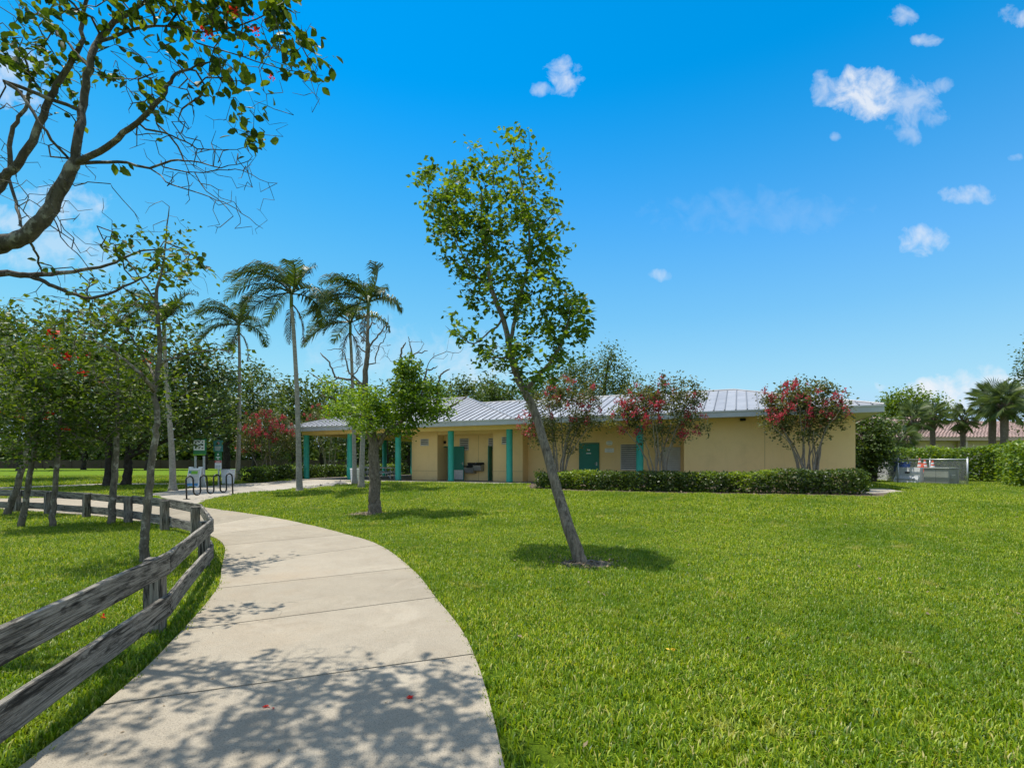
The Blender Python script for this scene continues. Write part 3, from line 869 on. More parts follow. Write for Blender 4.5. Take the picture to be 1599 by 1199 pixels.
# doors, vents and louvres
def vent(px0, px1, py0, py1, t, n, name='vent', deep=True):
    s0, s1 = s_at(px0, t), s_at(px1, t)
    sm = (s0 + s1) / 2
    d = Bp(sm, t, 0)[1]
    z1 = CH + (HZ - py0) * d / FPX - PAD
    z0 = CH + (HZ - py1) * d / FPX - PAD
    fr = bm_()
    e = 0.035
    fr.box(s0, s1, t - 0.03, t - 0.002, z1 - e, z1); fr.box(s0, s1, t - 0.03, t - 0.002, z0, z0 + e)
    fr.box(s0, s0 + e, t - 0.03, t - 0.002, z0 + e, z1 - e); fr.box(s1 - e, s1, t - 0.03, t - 0.002, z0 + e, z1 - e)
    f = part(name, fr, MAT['louvre'], bld)
    part('backing', bm_().box(s0 + e, s1 - e, t - 0.008, t - 0.003, z0 + e, z1 - e), MAT['dark'] if deep else MAT['louvre'], f)
    hgt = (z1 - z0 - 2 * e) / n
    for k in range(n):
        zc = z0 + e + (k + 0.5) * hgt
        V = [(s0 + e, t - 0.032, zc - hgt * 0.42), (s1 - e, t - 0.032, zc - hgt * 0.42), (s1 - e, t - 0.010, zc + hgt * 0.10), (s0 + e, t - 0.010, zc + hgt * 0.10)]
        V += [(v[0], v[1] + 0.004, v[2] + hgt * 0.10) for v in V]
        part('slat', bm_().add(V, [(0, 1, 2, 3), (7, 6, 5, 4), (0, 4, 5, 1), (1, 5, 6, 2), (2, 6, 7, 3), (3, 7, 4, 0)]), MAT['louvre'], f)
vent(657, 669.5, 685.3, 696, 0.9, 3)
vent(783.5, 793, 682, 694, 0.9, 3)
vent(718, 732, 684.5, 703, ALC, 6)
vent(762.5, 770.5, 684, 703, ALC, 6)
vent(969.2, 995, 693.5, 734, 1.67, 12, 'louvre')
vent(1034, 1062.5, 698, 735, 1.67, 12, 'louvre', False)
part('lamp', bm_().box(do0 + 0.16, do0 + 0.30, ALC - 0.12, ALC - 0.002, 2.26, 2.44, 0.02), MAT['dark'], bld)

def door_leaf(M, wd, ht, name='door', kick=True, handle_side=1, mat='green_door'):
    d = part(name, MB(M).box(0, wd, -0.022, 0.022, 0.012, ht, 0.006), MAT[mat], bld)
    hx = wd - 0.08 if handle_side > 0 else 0.08
    hb = MB(M)
    hb.box(hx - 0.035, hx + 0.035, -0.030, -0.0225, 0.93, 1.10)
    hb.tube([(hx, -0.03, 1.02), (hx, -0.075, 1.02), (hx - 0.12 * handle_side, -0.078, 1.02)], 0.013, 6)
    part('handle', hb, MAT['stainless'], d)
    if kick:
        part('kick_plate', MB(M).box(0.05, wd - 0.05, -0.027, -0.0225, 0.05, 0.62), MAT['steel'], d)
    return d
# closed green door in the recess
s0, s1 = s_at(906, 1.67), s_at(934.3, 1.67)
fr = bm_()
fr.box(s0 - 0.05, s0, 1.60, 1.668, 0, 2.13); fr.box(s1, s1 + 0.05, 1.60, 1.668, 0, 2.13); fr.box(s0 - 0.05, s1 + 0.05, 1.60, 1.668, 2.131, 2.18)
part('door_frame', fr, MAT['green_door'], bld)
cd = door_leaf(frame(Bp(s0 + 0.003, 1.64, 0.03), (BU[0], BU[1], 0)), s1 - s0 - 0.006, 2.09, kick=False)
for (a, b, c, e) in ((0.40, 0.47, 1.72, 1.80), (0.49, 0.56, 1.72, 1.80), (0.36, 0.62, 1.555, 1.60)):
    part('door_sign', MB(frame(Bp(s0, 1.64, 0.03), (BU[0], BU[1], 0))).box(a * 1.0, b, -0.027, -0.0225, c, e), MAT['white'], cd)
# the two wash room doors standing open
dvec = BU * 0.97 - BB * 0.24
d1 = door_leaf(frame(Bp(do1 + 0.02, ALC - 0.03, F0), (dvec[0], dvec[1], 0)), 0.86, 2.05, handle_side=1)
d1['label'] = 'green door standing open with a steel kick plate'
dvec = -BB * 0.93 + BU * 0.10
d2 = door_leaf(frame(Bp(dr0 + 0.04, ALC - 0.03, F0), (dvec[0], dvec[1], 0)), 0.60, 2.05, handle_side=1)
frd = bm_()
frd.box(do0 - 0.001, do0 + 0.05, ALC - 0.02, ALC + 0.21, F0, 2.10); frd.box(do1 - 0.05, do1 + 0.001, ALC - 0.02, ALC + 0.21, F0, 2.10); frd.box(do0 + 0.05, do1 - 0.05, ALC - 0.02, ALC + 0.21, 2.05, 2.101)
part('door_frame', frd, MAT['green_door'], bld)

# wall plates by the closed door
def wall_plate(name, px0, px1, py0, py1, t, label, oval=False, lines=3):
    s0, s1 = s_at(px0, t), s_at(px1, t)
    d = Bp((s0 + s1) / 2, t, 0)[1]
    z1, z0 = CH + (HZ - py0) * d / FPX - PAD, CH + (HZ - py1) * d / FPX - PAD
    r = thing(name, Bp((s0 + s1) / 2, t, z0), label, 'sign')
    M = frame(Bp((s0 + s1) / 2, t - 0.002, (z0 + z1) / 2), (BU[0], BU[1], 0))
    # local: x along wall, y into wall, z up
    w_, h_ = (s1 - s0) / 2, (z1 - z0) / 2
    Mp = M @ np.array([[1, 0, 0, 0], [0, 0, -1, 0], [0, 1, 0, 0], [0, 0, 0, 1.0]])
    if oval:
        poly = [(w_ * math.cos(a) * (1 if True else 1), h_ * math.sin(a)) for a in np.linspace(0, 2 * math.pi, 24, endpoint=False)]
        poly = [(np.sign(x) * abs(x / w_) ** 0.7 * w_, np.sign(y) * abs(y / h_) ** 0.7 * h_) for x, y in poly]
    else:
        poly = [(-w_, -h_), (w_, -h_), (w_, h_), (-w_, h_)]
    part('plate', MB(Mp).prism(poly, 0.0, 0.012), MAT['white'], r)
    tx = MB(Mp)
    for k in range(lines):
        y = h_ * (0.55 - 1.1 * k / max(lines - 1, 1))
        x = -w_ * 0.6
        while x < w_ * 0.6:
            ww = random.uniform(0.018, 0.05)
            tx.box(x, min(x + ww, w_ * 0.66), y - h_ * 0.13, y + h_ * 0.13, 0.0125, 0.0145)
            x += ww + 0.016
    part('print', tx, MAT['grey_print'], r)
wall_plate('wall_sign', 946.5, 956.5, 688.3, 695.0, 1.67, 'small oval white wall plate above another beside the green door', True, 2)
wall_plate('wall_sign', 944.5, 958.6, 699.8, 706.2, 1.67, 'small oblong white wall notice under the oval plate by the green door', False, 2)

# drinking fountain, two basins at two heights
df_s = s_at(741.5, ALC)
df = thing('drinking_fountain', Bp(df_s, ALC, 0.9), 'grey twin basin drinking fountain hanging on the recessed peach wall', 'drinking fountain')
for (a, b, zt_) in ((s_at(730, ALC), s_at(744.3, ALC), 0.90), (s_at(743.2, ALC), s_at(756.3, ALC), 1.04)):
    m_ = bm_()
    V = [(a, ALC - 0.46, zt_ - 0.10), (b, ALC - 0.46, zt_ - 0.10), (b, ALC - 0.004, zt_ - 0.02), (a, ALC - 0.004, zt_ - 0.02), (a + 0.05, ALC - 0.38, zt_ - 0.40), (b - 0.05, ALC - 0.38, zt_ - 0.40), (b - 0.03, ALC - 0.004, zt_ - 0.46), (a + 0.03, ALC - 0.004, zt_ - 0.46)]
    m_.add(V, [(0, 1, 2, 3), (7, 6, 5, 4), (0, 4, 5, 1), (1, 5, 6, 2), (2, 6, 7, 3), (3, 7, 4, 0)])
    part('basin', m_, MAT['stainless'], df)
    part('rim', bm_().box(a - 0.02, b + 0.02, ALC - 0.50, ALC - 0.006, zt_ - 0.022, zt_ + 0.025, 0.015), MAT['dark'], df)
    part('spout', bm_().tube([(a + 0.08, ALC - 0.15, zt_), (a + 0.08, ALC - 0.15, zt_ + 0.06), (a + 0.13, ALC - 0.2, zt_ + 0.085)], 0.018, 6), MAT['steel'], df)
part('back_panel', bm_().box(s_at(730, ALC) + 0.02, s_at(756, ALC), ALC - 0.045, ALC - 0.003, 0.62, 1.10), MAT['dark'], df)

# benches tables under the pavilion roof
def picnic_table(s, t, label):
    r = thing('picnic_table', Bp(s, t, F0), label, 'picnic table', 'picnic tables under the pavilion')
    for k in range(4):
        part('top_plank', bm_().box(s - 1.2, s + 1.2, t - 0.36 + k * 0.185, t - 0.36 + k * 0.185 + 0.17, 0.74, 0.78, 0.006), MAT['steel'], r)
    for dt in (-0.78, 0.53):
        part('bench_plank', bm_().box(s - 1.2, s + 1.2, t + dt, t + dt + 0.25, 0.43, 0.47, 0.006), MAT['steel'], r)
    for ds in (-0.85, 0.85):
        m_ = bm_()
        m_.tube([(s + ds, t - 0.2, 0.72), (s + ds, t - 0.2, F0 + 0.03), (s + ds, t + 0.2, F0 + 0.03), (s + ds, t + 0.2, 0.72)], 0.03, 6)
        m_.tube([(s + ds, t - 0.72, 0.40), (s + ds, t + 0.72, 0.40)], 0.03, 6)
        m_.tube([(s + ds, t - 0.2, 0.1), (s + ds * 0.3, t, 0.70)], 0.022, 6)
        part('leg', m_, MAT['steel'], r)
picnic_table(s_at(596, 1.6), 1.6, 'metal picnic table nearest the front columns of the pavilion')
picnic_table(s_at(585, 5.0), 5.0, 'metal picnic table further back in the shade of the pavilion')
# ------------------------------------------------------------------ plants: branching, leaves, palms
LEAF_T = (np.array([(0, 0, 0), (0.30, 0.42, 0.05), (0, 1, -0.06), (-0.30, 0.42, 0.05)], float), np.array([(0, 1, 2), (0, 2, 3)]))
LEAF_BIG = (np.array([(0, 0, 0), (0.24, 0.22, 0.05), (0.34, 0.52, 0.06), (0.17, 0.84, 0.0), (0, 1.0, -0.10), (-0.17, 0.84, 0.0), (-0.34, 0.52, 0.06), (-0.24, 0.22, 0.05), (0, 0.5, -0.02)], float),
            np.array([(0, 1, 8), (1, 2, 8), (2, 3, 8), (3, 4, 8), (4, 5, 8), (5, 6, 8), (6, 7, 8), (7, 0, 8)]))
LEAF_NARROW = (np.array([(0, 0, 0), (0.16, 0.45, 0.04), (0, 1, -0.05), (-0.16, 0.45, 0.04)], float), np.array([(0, 1, 2), (0, 2, 3)]))

def leaf_rot(n, rg, up=0.8, droop=0.25, out=None):
    """n rotation matrices: y along the leaf, z its upper face"""
    f = rg.normal(size=(n, 3)); f[:, 2] = f[:, 2] * 0.45 - droop
    if out is not None:
        f += out
    f /= np.linalg.norm(f, axis=1)[:, None] + 1e-9
    u = rg.normal(size=(n, 3)) * (1 - up) * 1.6 + np.array([0, 0, up])
    s = np.cross(f, u); s /= np.linalg.norm(s, axis=1)[:, None] + 1e-9
    u = np.cross(s, f)
    return np.stack([s, f, u], 2)
def leaf_cloud(P, size, rg, tmpl=LEAF_T, up=0.7, droop=0.25, var=0.35, out=None):
    V0, F0_ = tmpl
    n, k = len(P), len(tmpl[0])
    Rm = leaf_rot(n, rg, up, droop, out)
    sc = size * (1 + var * rg.uniform(-1, 1, n))
    V = np.einsum('nij,kj->nki', Rm, V0) * sc[:, None, None] + P[:, None, :]
    F = (F0_[None] + (np.arange(n) * k)[:, None, None]).reshape(-1, F0_.shape[1])
    return V.reshape(-1, 3), F

class Skeleton:
    def __init__(self):
        self.p, self.par, self.r = [], [], []
    def add(self, p, par, r=0.0):
        self.p.append(np.asarray(p, float)); self.par.append(par); self.r.append(r)
        return len(self.p) - 1
    def nearest(self, q):
        return int(np.argmin(np.linalg.norm(np.array(self.p) - q, axis=1)))
    def path(self, pts, rad, step, parent=None, wob=0.0, rg=rng):
        """a drawn limb; parent None starts from the nearest node already there"""
        pts = np.asarray(pts, float)
        C = catmull(pts, 4) if len(pts) > 2 else pts
        rr = np.interp(np.linspace(0, 1, len(C)), np.linspace(0, 1, len(rad)), rad)
        if len(self.p) == 0:
            cur = self.add(C[0], -1, rr[0])
        else:
            cur = self.nearest(C[0]) if parent is None else parent
        last = self.p[cur]
        for c, r_ in zip(C[1:], rr[1:]):
            L = np.linalg.norm(c - last)
            n = max(1, int(L / step))
            for k in range(1, n + 1):
                q = last + (c - last) * k / n + (rg.normal(size=3) * wob if k < n or True else 0)
                cur = self.add(q, cur, r_)
            last = c
        return cur
    def grow(self, A, step, rg, wob=0.12, sag=0.0, spread=0.15):
        """reach every attraction point from the nearest wood"""
        P = np.zeros((len(self.p) + len(A) * 40, 3)); n = len(self.p); P[:n] = np.array(self.p)
        base = P[:n].copy()
        d0 = np.array([np.min(np.linalg.norm(base - a, axis=1)) for a in A])
        tips = []
        for i in np.argsort(d0):
            a = A[i]
            d = np.linalg.norm(P[:n] - a, axis=1)
            j = int(np.argmin(d))
            L = d[j]
            m = min(38, max(1, int(round(L / step))))
            start = P[j].copy()
            pj = self.par[j]
            dirn = (start - P[pj]) if pj >= 0 else np.array([0, 0, 1.0])
            dirn = dirn / (np.linalg.norm(dirn) + 1e-9) * L * 0.35
            cur = j
            for k in range(1, m + 1):
                t = k / m
                q = (1 - t) ** 2 * start + 2 * t * (1 - t) * (start * 0.5 + a * 0.5 + dirn * 0.5) + t * t * a
                q = q + rg.normal(size=3) * wob * step * (1 if k < m else 0.3)
                cur = self.add(q, cur, 0.0)
                P[n] = q; n += 1
            tips.append(cur)
        return tips
    def finish(self, tip_r, power=2.3, rmax=None):
        n = len(self.p)
        r = np.array(self.r); acc = np.zeros(n); kids = [[] for _ in range(n)]
        for i in range(n):
            if self.par[i] >= 0: kids[self.par[i]].append(i)
        out = np.zeros(n)
        for i in range(n - 1, -1, -1):
            g = acc[i] ** (1 / power) if acc[i] > 0 else tip_r
            if r[i] > 0:
                out[i] = r[i]
            else:
                out[i] = g * 1.012
            if self.par[i] >= 0:
                acc[self.par[i]] += (out[i] if r[i] == 0 else 0) ** power
        for i in range(n):                   # never thicker than its parent
            p = self.par[i]
            if p >= 0 and out[i] > out[p] * 0.98: out[i] = out[p] * 0.98
        self.R = out; self.kids = kids
    def mesh(self, mb, nmin=3, nmax=9, rmin=0.0, sides=(0.012, 0.03, 0.08)):
        n = len(self.p)
        done = [False] * n
        order = [i for i in range(n) if self.par[i] < 0] + list(range(n))
        for i in order:
            if done[i]: continue
            chain = [i]
            done[i] = True
            while True:
                ks = [k for k in self.kids[chain[-1]] if not done[k]]
                if not ks: break
                k = max(ks, key=lambda q: self.R[q])
                chain.append(k); done[k] = True
            if self.par[i] >= 0: pts = [self.p[self.par[i]]] + [self.p[c] for c in chain]; rad = [self.R[i]] + [self.R[c] for c in chain]
            else: pts = [self.p[c] for c in chain]; rad = [self.R[c] for c in chain]
            if len(pts) < 2 or max(rad) < rmin: continue
            rad[-1] *= 0.6
            m = max(rad)
            ns = nmin if m < sides[0] else 5 if m < sides[1] else 7 if m < sides[2] else nmax
            mb.tube(pts, rad, ns, cap=m > sides[1])

def blob_points(blobs, n, d0, rg, depth=None, shell=0.5):
    """points in a crown made of ellipsoids given in photo pixels at distance d0; each (px,py,rx,ry[,depth offset[,weight]])"""
    w = np.array([b[2] * b[3] * (b[5] if len(b) > 5 else 1.0) for b in blobs], float); w /= w.sum()
    out = []
    for b, c in zip(blobs, rg.multinomial(n, w)):
        v = rg.normal(size=(c, 3)); v /= np.linalg.norm(v, axis=1)[:, None] + 1e-9
        v *= (rg.uniform(0, 1, c) ** (1 / 3 if shell < 0.5 else 1 / 4.5))[:, None]
        dd = b[4] if len(b) > 4 else 0.0
        d = d0 + dd
        k = d / FPX
        c0 = pt(b[0], b[1], d)
        dep = (depth if depth is not None else 0.8 * (b[2] + b[3]) / 2 * k)
        out.append(c0 + v * np.array([b[2] * k, dep, b[3] * k]))
    return np.concatenate(out)

LEAF_MESH = {}
def leaf_piece(mat, tmpl):
    key = (mat, id(tmpl))
    if key not in LEAF_MESH:
        me = fast_mesh('leaf', tmpl[0], tmpl[1]); me.materials.append(MAT[mat]); LEAF_MESH[key] = me
    return LEAF_MESH[key]

def flower_mesh(name, mat, n, size, spread, rg):
    P = rg.normal(size=(n, 3)) * spread
    V, F = leaf_cloud(P, size, rg, (np.array([(0, 0, 0), (0.5, 0.5, 0.15), (0, 1, 0), (-0.5, 0.5, 0.15)], float), np.array([(0, 1, 2), (0, 2, 3)])), up=0.2, droop=-0.1)
    me = fast_mesh(name, V, F); me.materials.append(MAT[mat])
    return me
FLOWER = {'pink': [flower_mesh('flower_cluster', 'pink', 34, 0.085, np.array([.07, .07, .10]), rng) for _ in range(3)],
          'petal': [flower_mesh('flower_cluster', 'petal', 16, 0.075, np.array([.06, .06, .05]), rng) for _ in range(2)]}

def leafy(root, P, size, mat, rg, tmpl=LEAF_T, single=0, up=0.7, droop=0.25, view_first=True):
    """foliage: the leaves that show largest as leaf objects, the rest joined"""
    P = np.asarray(P)
    if single:
        vis = (P[:, 1] > 0.3) & (np.abs(P[:, 0]) < P[:, 1] * 1.0) & (P[:, 2] < CH + 0.9 * P[:, 1])
        key = np.where(vis, P[:, 1], 1e6) + rg.uniform(0, 0.5, len(P))
        idx = np.argsort(key)
        pick, rest = idx[:single], idx[single:]
        me = leaf_piece(mat, tmpl)
        Rm = leaf_rot(len(pick), rg, up, droop)
        org = origin_of(root)
        for q, m in zip(pick, Rm):
            o = bpy.data.objects.new('leaf', me); COL.objects.link(o); o.parent = root
            M = np.eye(4); M[:3, :3] = m * size * rg.uniform(0.7, 1.35); M[:3, 3] = P[q] - org
            o.matrix_local = Matrix(M.tolist())
        P = P[rest]
    V, F = leaf_cloud(P, size, rg, tmpl, up, droop)
    o = link('foliage', fast_mesh('foliage', V, F, origin_of(root)), MAT[mat], root)
    o['kind'] = 'stuff'
    return o

def make_tree(name, label, cat, group, base, d0, limbs, blobs, n_tips, per_tip, leaf, lmat, bmat, seed, tmpl=LEAF_T, step=0.16, tip_r=0.004, leaf_spread=0.10, depth=None, single=0, flowers=None,
              wob=0.12, rmin=0.0, up=0.7, droop=0.25, along=3, bare=None, shell=0.5, trunk_name='trunk', sparse=1.0):
    """limbs: drawn wood, [(px,py,r[,depth offset]),...]; blobs: the crown; all pixel bearings at distance d0"""
    rg = np.random.default_rng(seed)
    root = thing(name, base, label, cat, group)
    sk = Skeleton()
    for L in limbs:
        pts = [pt(q[0], q[1], d0 + (q[3] if len(q) > 3 else 0)) for q in L]
        sk.path(pts, [q[2] for q in L], step, None, step * 0.05, rg)
    A = blob_points(blobs, n_tips, d0, rg, depth, shell) if n_tips else np.zeros((0, 3))
    tips = sk.grow(A, step, rg, wob) if n_tips else []
    if bare:
        sk.grow(blob_points(bare[0], bare[1], d0, rg, depth, 0.7), step, rg, wob * 1.3)
    sk.finish(tip_r)
    mb = MB(); sk.mesh(mb, rmin=rmin)
    part(trunk_name, mb, MAT[bmat], root, True)
    if n_tips and per_tip:
        keep = [t for t in tips if rg.uniform() < sparse]
        nodes = []
        for t in keep:
            c = t
            for _ in range(along):
                nodes.append(c)
                if sk.par[c] < 0: break
                c = sk.par[c]
        nodes = np.array([sk.p[i] for i in nodes])
        idx = rg.integers(0, len(nodes), len(keep) * per_tip)
        P = nodes[idx] + rg.normal(size=(len(idx), 3)) * leaf_spread
        leafy(root, P, leaf, lmat, rg, tmpl, single, up, droop)
    if flowers:
        kind, cnt, bl, fs = flowers
        Q = blob_points(bl, cnt, d0, rg, None, 0.9)
        for q in Q:
            place('flower_cluster', FLOWER[kind][rg.integers(len(FLOWER[kind]))], q, Matrix.Rotation(rg.uniform(0, 6.28), 3, 'Z'), fs * rg.uniform(0.7, 1.3), root)
    return root, sk

# ---- a palm with feathered fronds
def frond_mesh(base, az, el, L, wind, rg, width=0.74, droop=1.0, pairs=54, mat='frond'):
    n = 12
    p = np.array(base, float); d = np.array([math.cos(az) * math.cos(el), math.sin(az) * math.cos(el), math.sin(el)])
    pts, dirs = [p.copy()], [d.copy()]
    for i in range(n):
        t = (i + 1) / n
        d = d + np.array([0, 0, -1.0]) * 0.17 * droop * (0.35 + t * 1.3) + np.array(wind) * 0.13 * (0.3 + t)
        d /= np.linalg.norm(d)
        p = p + d * L / n
        pts.append(p.copy()); dirs.append(d.copy())
    pts, dirs = np.array(pts), np.array(dirs)
    mb = MB(); mb.tube(pts, np.linspace(0.035, 0.006, n + 1), 4, cap=False)
    V, F = [], []
    for i in range(pairs):
        t = 0.12 + 0.88 * (i + 0.5) / pairs
        x = t * n; k = min(int(x), n - 1); q = pts[k] + (pts[k + 1] - pts[k]) * (x - k)
        dd = dirs[k]
        s = np.cross(dd, [0, 0, 1.0]); s /= np.linalg.norm(s) + 1e-9
        u = np.cross(s, dd)
        ll = width * (math.sin(math.pi * min(1, t * 0.92 + 0.08)) ** 0.6) * rg.uniform(0.85, 1.1)
        for sg in (-1, 1):
            if rg.uniform() < 0.10: continue
            dirl = s * sg * 0.80 + dd * 0.55 + u * rg.uniform(-0.15, 0.35) + np.array(wind) * 0.35
            dirl /= np.linalg.norm(dirl)
            tip = q + dirl * ll * 0.62
            tip2 = tip + (dirl * 0.75 + np.array([0, 0, -1.0]) + np.array(wind) * 0.4) * ll * 0.38
            wv = dd * 0.021
            b = len(V)
            V += [q - wv, q + wv, tip + wv * 1.1, tip - wv * 1.1, tip2]
            F += [(b, b + 1, b + 2, b + 3), (b + 3, b + 2, b + 4)]
    mb.add(V, F)
    return mb
def feather_palm(label, base_px, trunk, d0, fr, L, seed, wind=(-0.72, 0.1, 0.0), dry=2, n_extra=0):
    rg = np.random.default_rng(seed)
    b = at(*base_px)
    root = thing('feather_palm', b, label, 'palm tree', 'tall feather palms by the pavilion')
    sk = Skeleton()
    pts = [pt(q[0], q[1], d0) for q in trunk]
    C = catmull(pts, 8)
    rad = np.interp(np.linspace(0, 1, len(C)), np.linspace(0, 1, len(trunk)), [q[2] for q in trunk])
    rad[0] *= 1.5; rad[1] *= 1.2
    mb = MB(); mb.tube(C, rad, 12)
    part('trunk', mb, MAT['bark_palm'], root, True)
    top = C[-1]
    cs = MB(); cs.tube([C[-1] - (0, 0, 0.1), C[-1] + (0, 0, 0.35), C[-1] + (0, 0, 0.75)], [rad[-1] * 1.05, rad[-1] * 1.1, rad[-1] * 0.45], 10)
    part('crownshaft', cs, MAT['crownshaft'], root, True)
    tp = top + np.array([0, 0, 0.55])
    for (az, el, k) in fr:
        wk = rg.uniform(0.6, 1.5)
        m = frond_mesh(tp + rg.normal(size=3) * 0.03, R(az + rg.uniform(-14, 14)), R(el + rg.uniform(-9, 9)), L * k * rg.uniform(0.88, 1.08), (wind[0] * wk, wind[1] * wk + rg.uniform(-0.15, 0.15), 0.0), rg, rg.uniform(0.6, 0.8), rg.uniform(0.75, 1.15))
        part('frond', m, MAT['frond'], root)
    for k in range(dry):
        m = frond_mesh(top + np.array([0, 0, 0.1]), rg.uniform(0, 6.28), R(-35), L * 0.6, (-0.15, 0, -0.5), rg, 0.45, 1.8, 24)
        part('dry_frond', m, MAT['frond_dry'], root)
    return root

# ---- a palm with fan fronds
def fan_mesh(rg):
    mb = MB()
    pet = [np.array([0, 0, 0]), np.array([0, 0.35, 0.06]), np.array([0, 0.7, 0.03])]
    mb.tube(pet, [0.025, 0.018, 0.014], 4, cap=False)
    V, F = [], []
    c = pet[-1]
    nb = 26
    for k in range(nb):
        a = R(-125 + 250 * k / (nb - 1))
        ln = 0.78 * (0.72 + 0.28 * math.cos(a * 0.8)) * rg.uniform(0.9, 1.08)
        d = np.array([math.sin(a), math.cos(a), -0.10 - 0.22 * abs(math.sin(a))])
        s = np.array([math.cos(a), -math.sin(a), 0.0])
        b = len(V)
        mid = c + d * ln * 0.6
        tip = c + d * ln + np.array([0, 0, -0.12 * ln])
        V += [c, mid + s * 0.020 + (0, 0, 0.02), tip, mid - s * 0.020]
        F += [(b, b + 1, b + 2), (b, b + 2, b + 3)]
    mb.add(V, F)
    me = mb.mesh('frond'); me.materials.append(MAT['fan'])
    return me
FAN = [fan_mesh(rng) for _ in range(3)]
def fan_palm(label, px, py_top, d0, r, n, size, seed, base_z=None, boots=True, cs=None):
    rg = np.random.default_rng(seed)
    x = (px - 799.5) / FPX * d0
    z0 = float(gz(x, d0))
    root = thing('cabbage_palm', (x, d0, z0), label, 'palm tree', 'cabbage palms in front of the tiled house')
    top = pt(px, py_top, d0)
    H_ = top[2] - z0
    lean = rg.uniform(-0.1, 0.1)
    pts = [(x + lean * t * t, d0, z0 - 0.1 + (H_ + 0.1) * t) for t in np.linspace(0, 1, 10)]
    mb = MB(); mb.tube(pts, [r * 1.25] + [r * rg.uniform(0.93, 1.06) for _ in range(9)], 12)
    part('trunk', mb, MAT['bark_sabal'], root, True)
    if boots:
        bt = MB()
        for k in range(26):
            a = k * 2.4; z = H_ - 1.1 + k * 0.045
            c = np.array([x + lean, d0, z0 + z])
            o_ = np.array([math.cos(a), math.sin(a), 0])
            bt.tube([c + o_ * r * 0.9, c + o_ * (r + 0.12) + (0, 0, 0.16), c + o_ * (r + 0.2) + (0, 0, 0.34)], [0.06, 0.05, 0.03], 4)
        ob = part('boots', bt, MAT['bark_sabal'], root); ob['kind'] = 'stuff'
    tp = np.array([x + lean, d0, z0 + H_])
    for k in range(n):
        az = k * 2.39996 + rg.uniform(-0.2, 0.2)
        el = R(75 - 125 * (k + 0.5) / n + rg.uniform(-8, 8))
        rot = Matrix.Rotation(az, 3, 'Z') @ Matrix.Rotation(el, 3, 'X') @ Matrix.Rotation(rg.uniform(-0.8, 0.8), 3, 'Y')
        place('frond', FAN[rg.integers(3)], tp + np.array([0, 0, 0.15 * math.sin(el)]), rot, size * rg.uniform(0.85, 1.1), root)
    return root

